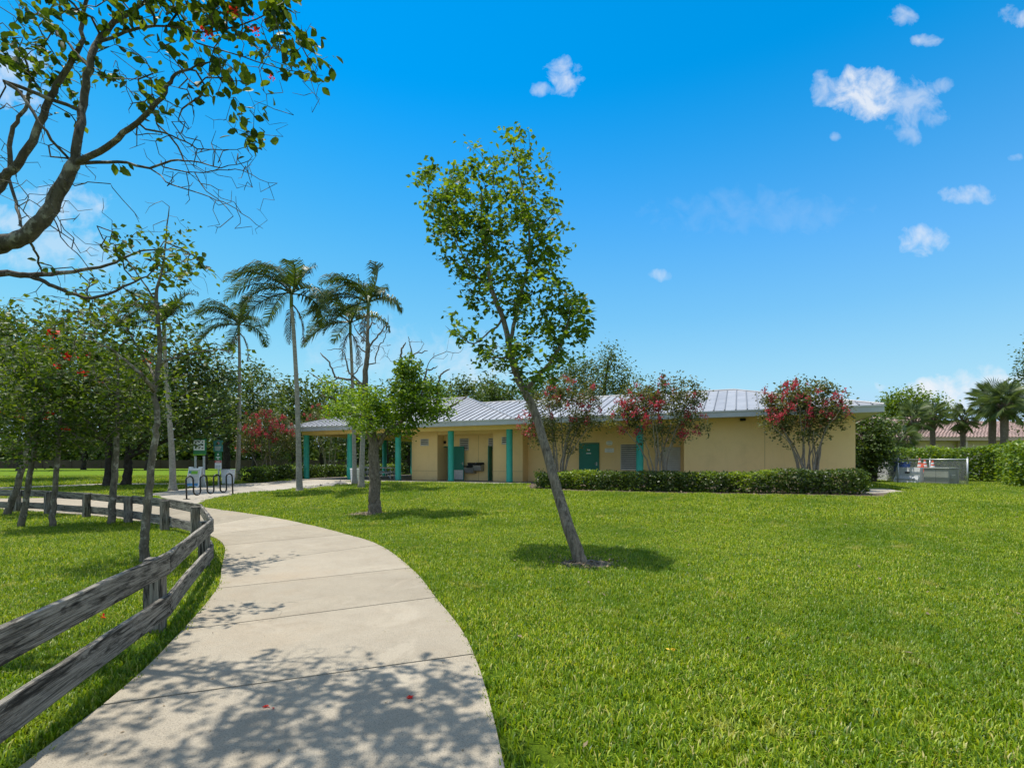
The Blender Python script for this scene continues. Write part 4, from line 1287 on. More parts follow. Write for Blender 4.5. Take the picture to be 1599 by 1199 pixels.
# ---- clipped hedges: a shell of leaves over a body of stems
def hedge(name, label, line, width, height, n, leaf, mat, seed, mat2=None, tmpl=LEAF_T, stems=True, wav=0.08, cat='hedge', front=None, frac2=0.3, body=True):
    """line: plan points along the hedge; leaves stand over its faces and just inside"""
    rg = np.random.default_rng(seed)
    line = np.asarray(line, float)
    C = catmull(line, 10)
    seg = np.concatenate([[0], np.cumsum(np.linalg.norm(np.diff(C, axis=0), axis=1))])
    T = np.gradient(C, axis=0); T /= np.linalg.norm(T, axis=1)[:, None]
    Nn = np.stack([T[:, 1], -T[:, 0]], 1)
    m = C[len(C) // 2]
    root = thing(name, (m[0], m[1], float(gz(*m))), label, cat)
    hs = np.array(height, float) if not np.isscalar(height) else np.array([height, height], float)
    nzv = rg.uniform(-1, 1, 64)
    def wave(s, o): return np.interp((s * 1.1 + o) % 63, np.arange(64), nzv)
    u = rg.uniform(0, seg[-1], n)
    cx, cy = np.interp(u, seg, C[:, 0]), np.interp(u, seg, C[:, 1])
    n0, n1 = np.interp(u, seg, Nn[:, 0]), np.interp(u, seg, Nn[:, 1])
    hh = np.interp(u / seg[-1], np.linspace(0, 1, len(hs)), hs) + wav * wave(u, 0) + wav * 0.5 * wave(u * 3.3, 7)
    v = rg.uniform(0, 1, n)
    face = rg.choice(4, n, p=[0.40, 0.34, 0.14, 0.12])
    side = np.where(face == 0, 0.5 + 0.14 * wave(u * 1.3, 20), np.where(face == 2, -0.5, v - 0.5)) + rg.normal(size=n) * 0.035
    zz = np.where((face == 0) | (face == 2), hh * (0.03 + 0.97 * rg.uniform(0, 1, n) ** 0.85), np.where(face == 1, hh + 0.03, hh * rg.uniform(0.2, 1, n)))
    zz = zz - np.where(face == 1, (np.abs(side) * 2) ** 4 * 0.10 * hh, 0)
    side = np.where((face == 0), side - (np.clip(zz / hh, 0, 1) ** 6) * 0.08, side)
    wd = width
    px, py = cx + n0 * side * wd, cy + n1 * side * wd
    # close the two ends
    e = rg.uniform(0, 1, n) < 0.05
    ue = np.where(rg.uniform(0, 1, n) < 0.5, 0, len(C) - 1)
    sd_ = rg.uniform(-0.5, 0.5, n)
    px = np.where(e, C[ue, 0] + Nn[ue, 0] * sd_ * wd + T[ue, 0] * np.where(ue == 0, -1, 1) * rg.uniform(0, 0.12, n), px)
    py = np.where(e, C[ue, 1] + Nn[ue, 1] * sd_ * wd + T[ue, 1] * np.where(ue == 0, -1, 1) * rg.uniform(0, 0.12, n), py)
    zz = np.where(e, hh * rg.uniform(0.05, 1, n), zz)
    P = np.stack([px, py, gz(px, py) + np.maximum(zz, 0.02)], 1) + rg.normal(size=(n, 3)) * leaf * 0.35
    sel = np.zeros(n, bool)
    if mat2:
        pat = wave(u * 0.55, 31) + 0.5 * wave(u * 1.7, 11) + 0.9 * (zz / hh - 0.75) + rg.normal(size=n) * 0.25
        sel = pat > np.quantile(pat, 1 - frac2)
    for s_, mt in ((~sel, mat), (sel, mat2)):
        if mt is None or not s_.any(): continue
        V, F = leaf_cloud(P[s_], leaf, rg, tmpl, up=0.55, droop=0.1)
        o = link('foliage', fast_mesh('foliage', V, F, origin_of(root)), MAT[mt], root); o['kind'] = 'stuff'
    st = MB()
    for k in range(int(seg[-1] / 0.35)):
        q = rg.uniform(0, seg[-1]); i = np.searchsorted(seg, q) - 1; i = max(0, min(i, len(C) - 2))
        c = C[i] + Nn[i] * rg.uniform(-0.3, 0.36) * width
        z = float(gz(*c))
        h = np.interp(q / seg[-1], np.linspace(0, 1, len(hs)), hs)
        for j in range(2):
            st.tube([(c[0], c[1], z - 0.02), (c[0] + rg.normal() * 0.06, c[1] + rg.normal() * 0.06, z + h * 0.45), (c[0] + rg.normal() * 0.15, c[1] + rg.normal() * 0.15, z + h * 0.9)], [0.016, 0.012, 0.006], 4, cap=False)
    o = part('stems', st, MAT['bark_dark'], root); o['kind'] = 'stuff'
    if body:
        # inner leaves that keep daylight from shining through
        k = max(200, n // 5)
        u = rg.uniform(0, seg[-1], k)
        cx, cy = np.interp(u, seg, C[:, 0]), np.interp(u, seg, C[:, 1])
        n0, n1 = np.interp(u, seg, Nn[:, 0]), np.interp(u, seg, Nn[:, 1])
        sd2 = rg.uniform(-0.36, 0.32, k) * width
        h2 = np.interp(u / seg[-1], np.linspace(0, 1, len(hs)), hs) * rg.uniform(0.1, 0.92, k)
        P = np.stack([cx + n0 * sd2, cy + n1 * sd2, gz(cx, cy) + h2], 1)
        V, F = leaf_cloud(P, leaf * 2.2, rg, tmpl, up=0.2, droop=0.0)
        o = link('foliage', fast_mesh('foliage', V, F, origin_of(root)), MAT[mat], root); o['kind'] = 'stuff'
    return root
# ------------------------------------------------------------------ the plants of this place
# leaning young tree in the middle of the lawn
b = at(908, 880); d0 = float(b[1])
limbs = [
    [(909, 884, .125), (904, 868, .112), (893, 835, .104), (876, 785, .097, .1), (852, 700, .09, .2), (836, 645, .085, .3), (819, 612, .08, .35), (804, 578, .066, .4), (789, 510, .052, .45), (768, 452, .043, .5), (760, 400, .032, .5), (753, 345, .02, .5), (752, 300, .01, .4)],
    [(819, 612, .05, .35), (840, 588, .042, .3), (866, 556, .034, .2), (884, 515, .026, .2), (893, 480, .016, .2), (897, 455, .008, .2)],
    [(798, 535, .04, .45), (808, 441 + 40, .036, .4), (825, 412, .03, .3), (827, 378, .026, .3), (820, 314, .02, .3), (812, 276, .015, .35), (807, 240, .009, .35), (796, 212, .006, .3)],
    [(786, 500, .024, .45), (762, 520, .016, .3), (739, 537, .012, .2), (718, 524, .008, .1), (703, 515, .006, 0)],
    [(770, 455, .024, .5), (735, 420, .017, .6), (705, 360, .011, .7), (690, 310, .007, .7)],
    [(826, 380, .018, .3), (850, 350, .012, .0), (868, 330, .007, -.1)],
    [(806, 585, .028, .4), (795, 560, .018, .0), (770, 560, .010, -.3)],
]
blobs = [(735, 268, 46, 34, .5, .9), (838, 285, 34, 44, .2, .9), (665, 300, 26, 24, .7, .8), (700, 340, 46, 36, .6, .9), (752, 318, 66, 55, .5, 1.2), (800, 250, 38, 34, .3), (790, 224, 20, 14, .3, .7), (690, 305, 42, 34, .7, .8), (672, 292, 22, 22, .7), (720, 385, 48, 55, .5, 1.0), (792, 385, 62, 70, .4, 1.3), (846, 350, 26, 40, .1, .8), (862, 392, 34, 28, .0, .9), (765, 455, 52, 38, .4, 1.0),
         (845, 470, 52, 50, .2, 1.1), (880, 505, 44, 50, .1, 1.3), (898, 490, 24, 34, .1, .6), (835, 560, 52, 40, .2, 1.3), (790, 545, 40, 30, .1, 1.0), (735, 530, 30, 20, .2, .8), (712, 512, 16, 14, .1), (880, 575, 28, 24, .1, .8), (826, 600, 30, 18, .1, .7), (768, 560, 26, 20, 0, .7), (745, 480, 28, 20, .4, .6)]
make_tree('leaning_tree', 'young leafy tree leaning hard to the left out of the open lawn', 'tree', None, b, d0, [[(q[0], q[1], q[2] * 0.9, (q[3] if len(q) > 3 else 0) * 1.0 + max(0, 880 - q[1]) / 500 * 0.9) for q in L] for L in limbs], [(b_[0], b_[1], b_[2], b_[3], (b_[4] if len(b_) > 4 else 0) + (880 - b_[1]) / 500 * 0.9, (b_[5] if len(b_) > 5 else 1)) for b_ in blobs], 1000, 8, 0.100, 'lf_lean', 'bark_lean', 11, LEAF_T, 0.10, 0.0024, 0.048, depth=0.95, single=300, along=3, wob=0.16)

# the tree whose boughs hang into the picture at top left
d0 = 4.1
base = np.array([-5.5, 4.3, float(gz(-5.5, 4.3))])
limbs = [
    [(-273, 1016, .19, .2), (-268, 900, .17, .2), (-250, 700, .15, .1), (-215, 560, .135), (-150, 455, .12), (-60, 400, .085), (0, 383, .068), (38, 368, .062), (73, 334, .057), (96, 291, .052), (115, 257, .047)],
    [(115, 257, .040), (123, 215, .038), (130, 161, .035, .1), (140, 107, .032, .1), (153, 65, .029, .2), (180, 35, .024, .2), (215, 12, .018, .2), (262, -30, .012, .1)],
    [(115, 257, .030), (165, 230, .028, -.1), (203, 199, .024, -.2), (245, 161, .020, -.3), (265, 127, .016, -.3), (284, 111, .011, -.3), (330, 95, .007, -.3)],
    [(118, 256, .018), (184, 253, .014, .1), (234, 261, .0115, .2), (268, 251, .010, .2), (307, 253, .008, .3), (345, 261, .006, .3), (395, 249, .004, .3)],
    [(250, 257, .008, .2), (268, 265, .007, .2), (318, 270, .006, .2), (368, 264, .005, .2), (418, 286, .003, .2)],
    [(234, 261, .008, .2), (268, 288, .007, .1), (326, 307, .005, 0), (368, 326, .004, 0), (410, 357, .003, 0)],
    [(215, 197, .011, -.2), (268, 211, .008, -.2), (307, 230, .007, -.1), (345, 234, .005, 0), (395, 228, .003, 0)],
    [(-150, 455, .06), (-60, 330, .05, .2), (0, 280, .042, .3), (23, 261, .040, .3), (50, 219, .036, .3), (73, 169, .032, .3), (88, 134, .029, .3), (107, 104, .026, .3), (127, 69, .022, .3), (130, 23, .018, .3), (150, -60, .012, .2)],
    [(-40, 345, .03, .5), (12, 276, .024, .5), (15, 215, .022, .5), (26, 190, .019, .5), (42, 161, .017, .5), (45, 110, .013, .5), (20, 60, .009, .5)],
    [(15, 284, .016, .5), (27, 326, .015, .4), (35, 357, .014, .2)],
    [(-170, 480, .07), (-80, 435, .050, .3), (0, 426, .036, .6), (38, 430, .032, .7), (69, 428, .027, .8), (115, 424, .021, 1.0), (169, 414, .016, 1.1), (210, 396, .011, 1.2), (250, 388, .008, 1.3)],
    [(40, 430, .026, .7), (69, 440, .025, .8), (99, 454, .023, .9), (144, 465, .019, 1.0), (192, 449, .014, 1.1), (230, 430, .009, 1.2)],
    [(46, 376, .014), (56, 395, .012, .3), (66, 424, .010, .75)],
    [(80, 330, .008), (96, 370, .006), (120, 395, .005), (146, 430, .004)],
    [(0, 120, .018, -.2), (35, 150, .016, -.2), (70, 205, .013, -.2), (108, 250, .012, 0)],
    [(140, 107, .016, .1), (100, 60, .012, .3), (60, 20, .008, .4)],
    [(153, 65, .016, .2), (240, 40, .012, .0), (330, 50, .009, -.1), (420, 20, .006, -.1), (470, -20, .004, -.1)],
    [(284, 60, .008, -.1), (380, 90, .006, -.2), (450, 110, .004, -.2), (505, 118, .003, -.2)],
]
blobs = [(400, 30, 75, 45, -.1, 1.3), (465, 75, 42, 45, -.2, 1.1), (330, 25, 70, 34, 0, .9), (330, 140, 46, 40, -.3, 1.3), (375, 165, 34, 26, -.3, 1.2), (285, 60, 60, 34, .0, .9), (240, 30, 50, 30, .1, .8), (60, 80, 66, 50, .3, 1.3), (22, 50, 40, 50, .3, 1.0),
         (170, 75, 40, 40, .1, 1.2), (190, 110, 30, 22, .0, .7), (70, 150, 28, 18, .3, .7), (110, 165, 20, 16, .2, .6), (200, 275, 14, 14, .1, .3), (500, 95, 16, 30, -.2, .5), (405, 175, 22, 16, -.2, .5), (440, 130, 26, 18, -.2, .6),
         (250, 400, 58, 32, 1.3, 1.8), (290, 412, 24, 26, 1.3, 1.0), (190, 395, 24, 22, 1.2, .6), (170, 440, 60, 24, 1.1, .8), (60, 460, 60, 18, .8, .4),
         (240, 150, 60, 50, -.2, .3),
         (300, -90, 190, 60, -.6, 1.2), (80, -110, 150, 70, -.4, 1.0), (220, -260, 260, 80, -.9, 1.2)]
limbs = [[(q[0], q[1], q[2] * (0.84 if k else 0.92), q[3] if len(q) > 3 else 0) for q in L] for k, L in enumerate(limbs)]
near, nsk = make_tree('overhanging_tree', 'lichen spotted grey tree whose boughs reach over the path from the left', 'tree', None, base, d0, limbs, blobs, 880, 6, 0.072, 'lf_geiger', 'bark', 23, LEAF_BIG, 0.085, 0.0028, 0.042, depth=0.55, single=300, along=3, wob=0.34, sparse=0.62, droop=0.45,
                       flowers=('petal', 5, [(400, 60, 90, 50, -.2)], 0.28), bare=([(300, 225, 100, 50, .0), (340, 300, 80, 60, .1), (120, 340, 90, 50, .1), (260, 160, 70, 60, -.2), (60, 250, 70, 90, .3), (400, 120, 90, 60, -.2), (150, 470, 90, 40, 1.0)], 420))

# tall thin tree inside the rail fence
b = at(228, 880); d0 = float(b[1])
limbs = [[(227, 884, .075), (225, 865, .066), (226, 840, .062), (229, 800, .062), (233, 765, .062), (237, 720, .060), (242, 680, .057), (246, 645, .052), (240, 612, .048), (247, 575, .042, .1), (250, 530, .034, .1), (244, 470, .026, .1), (250, 430, .018, .1), (258, 380, .012, .1), (263, 322, .006, .1)],
         [(242, 612, .036), (226, 590, .028, -.2), (207, 572, .022, -.3), (185, 555, .017, -.4), (168, 542, .012, -.5), (120, 520, .007, -.5)],
         [(248, 570, .028, .1), (264, 562, .020, .1), (300, 553, .014, .2), (336, 545, .009, .3), (352, 548, .006, .3)],
         [(246, 600, .02), (225, 560, .016, .3), (190, 500, .011, .5), (160, 470, .007, .6)],
         [(244, 470, .014, .1), (215, 430, .010, 0), (195, 400, .006, 0)], [(250, 430, .012, .1), (280, 410, .008, .1), (305, 395, .005, .1)]]
blobs = [(150, 520, 80, 42, .2, 1.2), (225, 500, 62, 46, .2, 1.0), (300, 535, 50, 28, .3, .9), (345, 545, 28, 16, .3, .5), (250, 400, 56, 36, .1, .9), (262, 335, 26, 24, .1, .5), (130, 575, 60, 36, 0, 1.0), (300, 420, 26, 20, .1, .5), (215, 600, 60, 30, .2, .8), (280, 600, 36, 26, .3, .6), (90, 500, 50, 34, .3, .8), (190, 455, 50, 24, .2, .5)]
make_tree('slender_tree', 'tall slender tree with lichen bark just behind the near rail fence', 'tree', None, b, d0, limbs, blobs, 460, 7, 0.092, 'lf_geiger2', 'bark_thin', 31, LEAF_T, 0.13, 0.0028, 0.085, depth=0.8, single=200, along=3, wob=0.22, sparse=0.62, bare=([(180, 540, 110, 60, 0), (290, 560, 70, 40, .2), (250, 440, 70, 60, .1)], 160), flowers=('petal', 4, [(268, 528, 14, 6, .1), (100, 560, 60, 40, 0)], 0.6))

# four more thin trees further round the fenced lawn
specs = [((12, 806), [(10, 806, .095), (20, 780, .08), (33, 735, .075), (44, 690, .065), (52, 640, .045), (60, 580, .02)], [(28, 625, 62, 60, 0, 1.2), (5, 660, 50, 60, 0), (60, 580, 55, 50, .3), (-50, 600, 60, 70, 0), (0, 560, 60, 45, .4), (20, 700, 50, 26, -.3)], 'grey stemmed tree leaning right at the far left end of the rail fence', 12, 41),
         ((33, 824), [(32, 824, .075), (38, 795, .065), (44, 755, .06), (54, 700, .05), (66, 640, .035), (70, 580, .015)], [(70, 630, 60, 55, 0, 1.2), (90, 570, 55, 45, .3), (40, 600, 45, 40, .2), (30, 690, 40, 26, -.2)], 'thin tree leaning right between two fence posts, second from the left', 8, 42),
         ((82, 824), [(82, 824, .07), (83, 790, .058), (88, 750, .055), (91, 690, .048), (95, 630, .033), (97, 570, .014)], [(100, 640, 62, 60, 0, 1.2), (115, 575, 55, 50, .3), (75, 690, 45, 30, 0), (140, 680, 36, 30, .2)], 'straight thin tree in the fenced lawn, third from the left', 6, 43),
         ((173, 820), [(173, 821, .085), (176, 780, .074), (180, 730, .07), (182, 680, .06), (183, 630, .04), (186, 570, .016)], [(185, 640, 62, 55, 0, 1.2), (200, 580, 60, 50, .3), (150, 600, 45, 45, .2), (230, 650, 36, 36, .2), (165, 730, 16, 14, -.2, .3)], 'straight thin tree beside the fence posts, right of the other three', 4, 44)]
for (bp, limb, bl, label, nf, seed) in specs:
    b = at(*bp)
    make_tree('thin_tree', label, 'tree', 'thin young trees in the fenced lawn', b, float(b[1]), [limb], bl, 330, 9, 0.10, 'lf_geiger2', 'bark_thin', seed, LEAF_T, 0.2, 0.004, 0.12, depth=1.1, along=3, wob=0.2, flowers=('petal', max(3, nf // 2), bl[:2], 0.6))

# the half dead tree by the pavilion with live clumps low down
b = at(585, 803); d0 = float(b[1])
limbs = [[(585, 806, .26), (585, 797, .19), (585, 780, .165), (585, 740, .155), (583, 700, .15), (580, 672, .15), (578, 660, .13), (572, 640, .10), (570, 612, .085), (572, 570, .07), (575, 545, .055), (573, 520, .035), (580, 505, .02)],
         [(590, 698, .075), (600, 680, .07), (612, 668, .06), (625, 660, .052), (640, 645, .045), (660, 640, .04), (690, 642, .032), (707, 633, .026), (722, 624, .02), (731, 617, .016)],
         [(580, 668, .07), (568, 652, .055), (552, 648, .045), (530, 640, .036), (522, 622, .03), (508, 619, .022), (500, 612, .016)],
         [(566, 603, .04), (548, 594, .034), (527, 590, .028), (522, 585, .026), (514, 566, .022), (500, 552, .018)],
         [(566, 600, .03), (545, 582, .026), (540, 560, .02), (532, 545, .012), (510, 547, .008)],
         [(548, 590, .02), (560, 575, .016), (567, 567, .012)],
         [(524, 596, .02), (505, 596, .018), (484, 582, .014)],
         [(625, 655, .045), (628, 620, .04), (630, 590, .034), (627, 560, .03), (627, 545, .026), (634, 535, .016)],
         [(632, 590, .03), (640, 560, .026), (643, 553, .022), (640, 535, .014), (638, 526, .01)],
         [(640, 556, .02), (650, 552, .02), (668, 548, .014)], [(650, 552, .012), (660, 540, .009), (658, 530, .005)],
         [(655, 640, .03), (664, 585, .024), (675, 577, .02), (683, 572, .014)], [(664, 585, .014), (672, 562, .011), (698, 549, .009), (715, 551, .007), (725, 542, .004)], [(698, 549, .007), (701, 530, .004)],
         [(680, 640, .03), (686, 592, .026), (690, 583, .024), (702, 576, .018)],
         [(575, 545, .03), (585, 530, .024), (597, 515, .018), (605, 505, .012), (607, 492, .007)], [(583, 575, .02), (590, 545, .017), (600, 530, .013), (606, 515, .008)],
         [(573, 535, .02), (560, 520, .016), (552, 505, .010), (548, 490, .006)], [(574, 550, .024), (563, 545, .018), (556, 530, .012)],
         [(611, 568, .007, .2), (606, 555, .006, .2), (608, 545, .004, .2)]]
root, sk = make_tree('half_dead_tree', 'old tree with bare dead limbs and lime green clumps beside the concrete apron', 'tree', None, b, d0, limbs, [(585, 530, 28, 36, 0), (575, 500, 20, 16, 0), (540, 575, 22, 16, 0, .5), (655, 545, 18, 12, 0, .5), (690, 560, 18, 10, 0, .4)], 110, 0, 0.1, 'lf_bright', 'bark_dead', 52, step=0.22, tip_r=0.006, wob=0.3, depth=0.7, sparse=0.0001)
rg = np.random.default_rng(53)
def leaf_clumps(root, blobs, n_cl, per, spread, size, mat, d0, rg, tmpl=LEAF_T, depth=None, droop=0.4):
    Cc = blob_points(blobs, n_cl, d0, rg, depth, 0.7)
    P = np.repeat(Cc, per, 0) + rg.normal(size=(n_cl * per, 3)) * spread
    V, F = leaf_cloud(P, size, rg, tmpl, up=0.55, droop=droop)
    o = link('foliage', fast_mesh('foliage', V, F, origin_of(root)), MAT[mat], root); o['kind'] = 'stuff'
    return o
leaf_clumps(root, [(535, 612, 26, 15, 0), (565, 618, 26, 18, -.3), (530, 645, 22, 14, .2), (552, 640, 30, 20, -.4), (590, 628, 22, 22, .4), (575, 660, 16, 14, -.4), (700, 632, 18, 10, 0, .7), (545, 655, 18, 10, 0), (585, 672, 16, 12, .4, .5), (520, 598, 10, 8, 0), (610, 650, 22, 14, .3), (565, 672, 8, 8, -.3)], 210, 17, 0.085, 0.12, 'lf_bright', d0, rg, LEAF_NARROW, 0.9)
leaf_clumps(root, [(640, 575, 22, 17, 0, 1.3), (632, 600, 20, 24, 0, 1.3), (636, 622, 24, 20, -.3), (668, 612, 24, 18, 0), (655, 645, 28, 16, .2), (612, 652, 26, 16, .3), (628, 668, 26, 12, 0), (685, 650, 20, 8, 0, .6), (665, 630, 26, 14, -.2), (600, 640, 18, 14, .5)], 300, 17, 0.08, 0.105, 'lf_vine', d0, rg, LEAF_T, 0.7)

# feather palms
FR = [(178, 28, 1.1), (160, 55, 1.1), (205, 48, 1.05), (185, 72, 1.05), (120, 66, 1.0), (250, 58, .95), (60, 58, .9), (310, 45, .85), (12, 62, .85), (350, 34, .8), (190, 2, 1.0), (130, 14, .9), (235, 8, .85), (30, 20, .75)]
for (label, bpx, tr, L, seed, dry, sub) in (
        ('slim feather palm behind the sign posts, lower than the palm to its right', (372, 752), [(371, 752, .17), (373, 690, .135), (374, 620, .11), (374, 560, .095), (373, 522, .085)], 3.0, 61, 2, 0),
        ('tallest feather palm, standing at the lawn edge left of the pavilion columns', (467, 768.5), [(468, 769, .17), (467, 740, .15), (466, 690, .125), (464, 620, .115), (461, 560, .10), (458, 510, .09), (455, 478, .08)], 3.0, 62, 3, 0),
        ('feather palm with its slim trunk in front of the second teal column', (552, 757.5), [(554, 758, .15), (553, 700, .12), (551, 620, .10), (549, 560, .09), (547, 522, .08)], 2.9, 63, 3, 2),
        ('feather palm beside the half dead tree with one frond thrown right', (566, 763.5), [(564, 764, .16), (566, 700, .13), (569, 620, .11), (573, 550, .095), (575, 490, .08)], 2.5, 64, 1, 3),
        ('pale trunked palm half hidden behind the slender tree and oak leaves', (270, 766.5), [(270, 767, .18), (269, 720, .15), (266, 670, .13), (262, 620, .12), (258, 560, .105), (256, 520, .09)], 2.6, 65, 1, 4)):
    d0 = float(at(*bpx)[1])
    feather_palm(label, bpx, [(q[0], q[1], q[2] * 0.84) for q in tr], d0, FR[:len(FR) - sub], L, seed, dry=min(dry, 2))

# crape myrtles in front of the building and by the pavilion
def myrtle(label, px, d0, crown, stems, seed, nfl, fblobs, spread_base=0.25, leaves=(300, 27), py0=None):
    rg = np.random.default_rng(seed)
    x = (px - 799.5) / FPX * d0
    z = float(gz(x, d0))
    pyb = HZ + (CH - z) * FPX / d0
    limbs = []
    for k in range(stems):
        a = 2 * math.pi * k / stems + rg.uniform(-0.2, 0.2)
        bl = crown[k % len(crown)]
        tx = bl[0] + bl[2] * 0.75 * math.cos(a) ; ty = bl[1] - bl[3] * rg.uniform(-0.2, 0.7)
        bx = px + math.cos(a) * spread_base * FPX / d0
        dep = math.sin(a)
        limbs.append([(bx, pyb + 2, .045, dep * spread_base), (bx + (tx - bx) * .10, pyb + (ty - pyb) * .35, .034, dep * .3), (bx + (tx - bx) * .45, pyb + (ty - pyb) * .7, .022, dep * .6), (tx, ty, .008, dep * 1.0)])
    root = thing('crape_myrtle', (x, d0, z), label, 'flowering shrub', 'crape myrtles round the building')
    sk = Skeleton()
    for i, L in enumerate(limbs):
        pts = np.array([pt(q[0], q[1], d0 + q[3]) for q in L])
        C = catmull(pts, 5); rr = np.interp(np.linspace(0, 1, len(C)), np.linspace(0, 1, len(L)), [q[2] for q in L])
        cur = sk.add(C[0], -1, rr[0])
        for c, r_ in zip(C[1:], rr[1:]):
            cur = sk.add(c + rg.normal(size=3) * 0.015, cur, r_)
    A = blob_points(crown, leaves[0], d0, rg, None, 0.7)
    tips = sk.grow(A, 0.25, rg, 0.15)
    sk.finish(0.004)
    mb = MB(); sk.mesh(mb)
    part('stems', mb, MAT['stem'], root, True)
    nodes = []
    for t in tips:
        nodes += [t, sk.par[t]]
    nodes = np.array([sk.p[i] for i in nodes])
    P = nodes[rg.integers(0, len(nodes), leaves[0] * leaves[1])] + rg.normal(size=(leaves[0] * leaves[1], 3)) * 0.13
    leafy(root, P, 0.105, 'lf_myrtle', rg, LEAF_T, 0, 0.5, 0.1)
    Q = blob_points(fblobs, nfl, d0, rg, None, 0.9)
    for q in Q:
        place('flower_cluster', FLOWER['pink'][rg.integers(3)], q, Matrix.Rotation(rg.uniform(0, 6.28), 3, 'Z') @ Matrix.Rotation(rg.uniform(-0.5, 0.5), 3, 'X'), rg.uniform(0.5, 0.95), root)
    return root
myrtle('crape myrtle with few red blooms behind the trunk of the leaning tree', 873, 23.4, [(880, 640, 62, 34, 0), (850, 620, 38, 24, .3), (905, 610, 36, 22, 0), (915, 655, 30, 20, 0), (845, 670, 34, 22, -.3), (880, 600, 26, 14, 0), (880, 690, 40, 20, 0, .5)], 11, 71, 44, [(890, 612, 52, 22, -.4), (900, 645, 44, 16, -.5), (835, 655, 30, 30, -.3), (880, 592, 24, 10, 0)])
myrtle('crape myrtle with red blooms in front of the louvres, trunk at the hedge', 1028, 21.2, [(1030, 640, 66, 34, 0), (1000, 625, 42, 26, .3), (1065, 620, 36, 26, 0), (1040, 605, 38, 20, 0), (1085, 665, 28, 18, -.2), (975, 655, 28, 18, 0), (1030, 680, 50, 18, 0, .5)], 10, 72, 70, [(1030, 610, 58, 24, -.3), (1000, 640, 50, 26, -.5), (1080, 660, 28, 26, -.4), (1085, 620, 14, 24, -.2), (985, 655, 24, 24, -.3)])
myrtle('crape myrtle with crimson crown and fanning stems before the blank wall', 1262, 20.2, [(1250, 640, 68, 30, 0), (1220, 630, 40, 24, .3), (1285, 625, 42, 26, 0), (1255, 610, 46, 18, 0), (1210, 662, 28, 16, 0), (1305, 650, 30, 22, -.2), (1250, 675, 50, 22, 0, .6)], 15, 73, 72, [(1255, 612, 62, 20, -.3), (1210, 632, 34, 14, -.2), (1295, 640, 34, 26, -.3), (1240, 650, 48, 22, -.5), (1290, 600, 26, 10, 0)], 0.35)
myrtle('crape myrtle thick with red bloom left of the pavilion roof corner', 415, 32.0, [(415, 690, 46, 30, 0), (400, 670, 32, 22, .3), (440, 668, 30, 24, 0), (418, 655, 30, 16, 0), (385, 695, 20, 18, 0), (440, 705, 24, 18, 0)], 8, 74, 95, [(415, 660, 46, 20, -.4), (390, 685, 28, 24, -.5), (430, 670, 32, 20, -.6)], 0.4, (260, 26))
myrtle('crape myrtle showing red above the left end of the pavilion roof', 515, 47.0, [(515, 655, 36, 24, 0), (495, 660, 26, 20, 0), (530, 645, 24, 18, 0), (510, 690, 40, 24, 0)], 8, 75, 60, [(508, 650, 34, 20, -.4), (528, 648, 20, 16, -.4)], 0.4, (220, 26))

# hedges
h0, h1, h2, h3 = P2(838, 763), P2(1000, 767), P2(1180, 770.5), P2(1352, 773)
EXCL.append(np.array([P2(824, 764), P2(900, 767.5), P2(1030, 770), P2(1180, 773), P2(1380, 776), P2(1392, 768), Bp(16.5, 0.0, 0)[:2], Bp(1.0, 1.6, 0)[:2]]))
off = BB * 0.5
hedge('low_hedge', 'long low clipped hedge running along the front of the building', np.array([h0 + off, h1 + off, h2 + off, h3 + off]), 1.0, [0.66, 0.70, 0.72, 0.76, 0.80], 15000, 0.085, 'lf_hedge', 81, 'lf_hedge_lime', wav=0.06, frac2=0.22)
hedge('bank_hedge', 'tall glossy hedge of broad leaves behind the wire enclosure, by the tiled house', [(20.6, 32.5), (24.0, 30.2), (27.0, 28.2), (28.0, 24.8), (27.4, 21.6), (26.6, 19.4)][:3] + [(24.0, 25.3), (23.2, 22.8), (22.6, 20.6), (22.6, 18.0)] if False else [(21.2, 33.0), (24.2, 30.6), (26.4, 27.6), (24.6, 24.4), (22.6, 21.8), (24.4, 19.6)], 1.6, [1.9, 1.85, 1.9, 2.0, 1.95, 1.95], 16000, 0.135, 'lf_hedge_big', 82, 'lf_hedge_lime', wav=0.12, frac2=0.18)
hedge('pavilion_hedge', 'light leaved shrub hedge along the left end of the pavilion', [P2(392, 754), Bp(-16.2, 1.5, 0)[:2], Bp(-16.2, 6.5, 0)[:2], Bp(-16.2, 12.5, 0)[:2]], 1.3, [0.85, 0.85, 0.8, 0.9], 9000, 0.13, 'lf_hedge', 83, 'lf_hedge_big', wav=0.10, frac2=0.25)

# oaks over the far lawn and the trees beyond
def shade_tree(name, label, px, d0, r, fork_py, blobs, seed, leaf=0.22, n=220, per=34, mat='lf_oak', group=None, bark='bark_dark', depth=None, base_py=None, spread=0.34, cat='tree', step=0.5):
    x = (px - 799.5) / FPX * d0
    z = float(gz(x, d0))
    pyb = HZ + (CH - z) * FPX / d0
    limbs = [[(px, pyb + 1, r * 1.5), (px, pyb - (pyb - fork_py) * 0.15, r * 1.05), (px + 2, pyb - (pyb - fork_py) * .6, r * .9), (px + 1, fork_py, r * .8)]]
    for k, bl in enumerate(blobs[:5]):
        limbs.append([(px + 1, fork_py, r * .5), ((px + bl[0]) / 2, (fork_py + bl[1]) / 2 + 4, r * .4, (bl[4] if len(bl) > 4 else 0) * .5), (bl[0], bl[1], r * .15, bl[4] if len(bl) > 4 else 0)])
    return make_tree(name, label, cat, group, (x, d0, z), d0, limbs, blobs, n, per, leaf, mat, bark, seed, LEAF_T, step, 0.012, spread, depth, along=2, wob=0.2, shell=0.8)
G1 = 'shade trees round the far lawn'
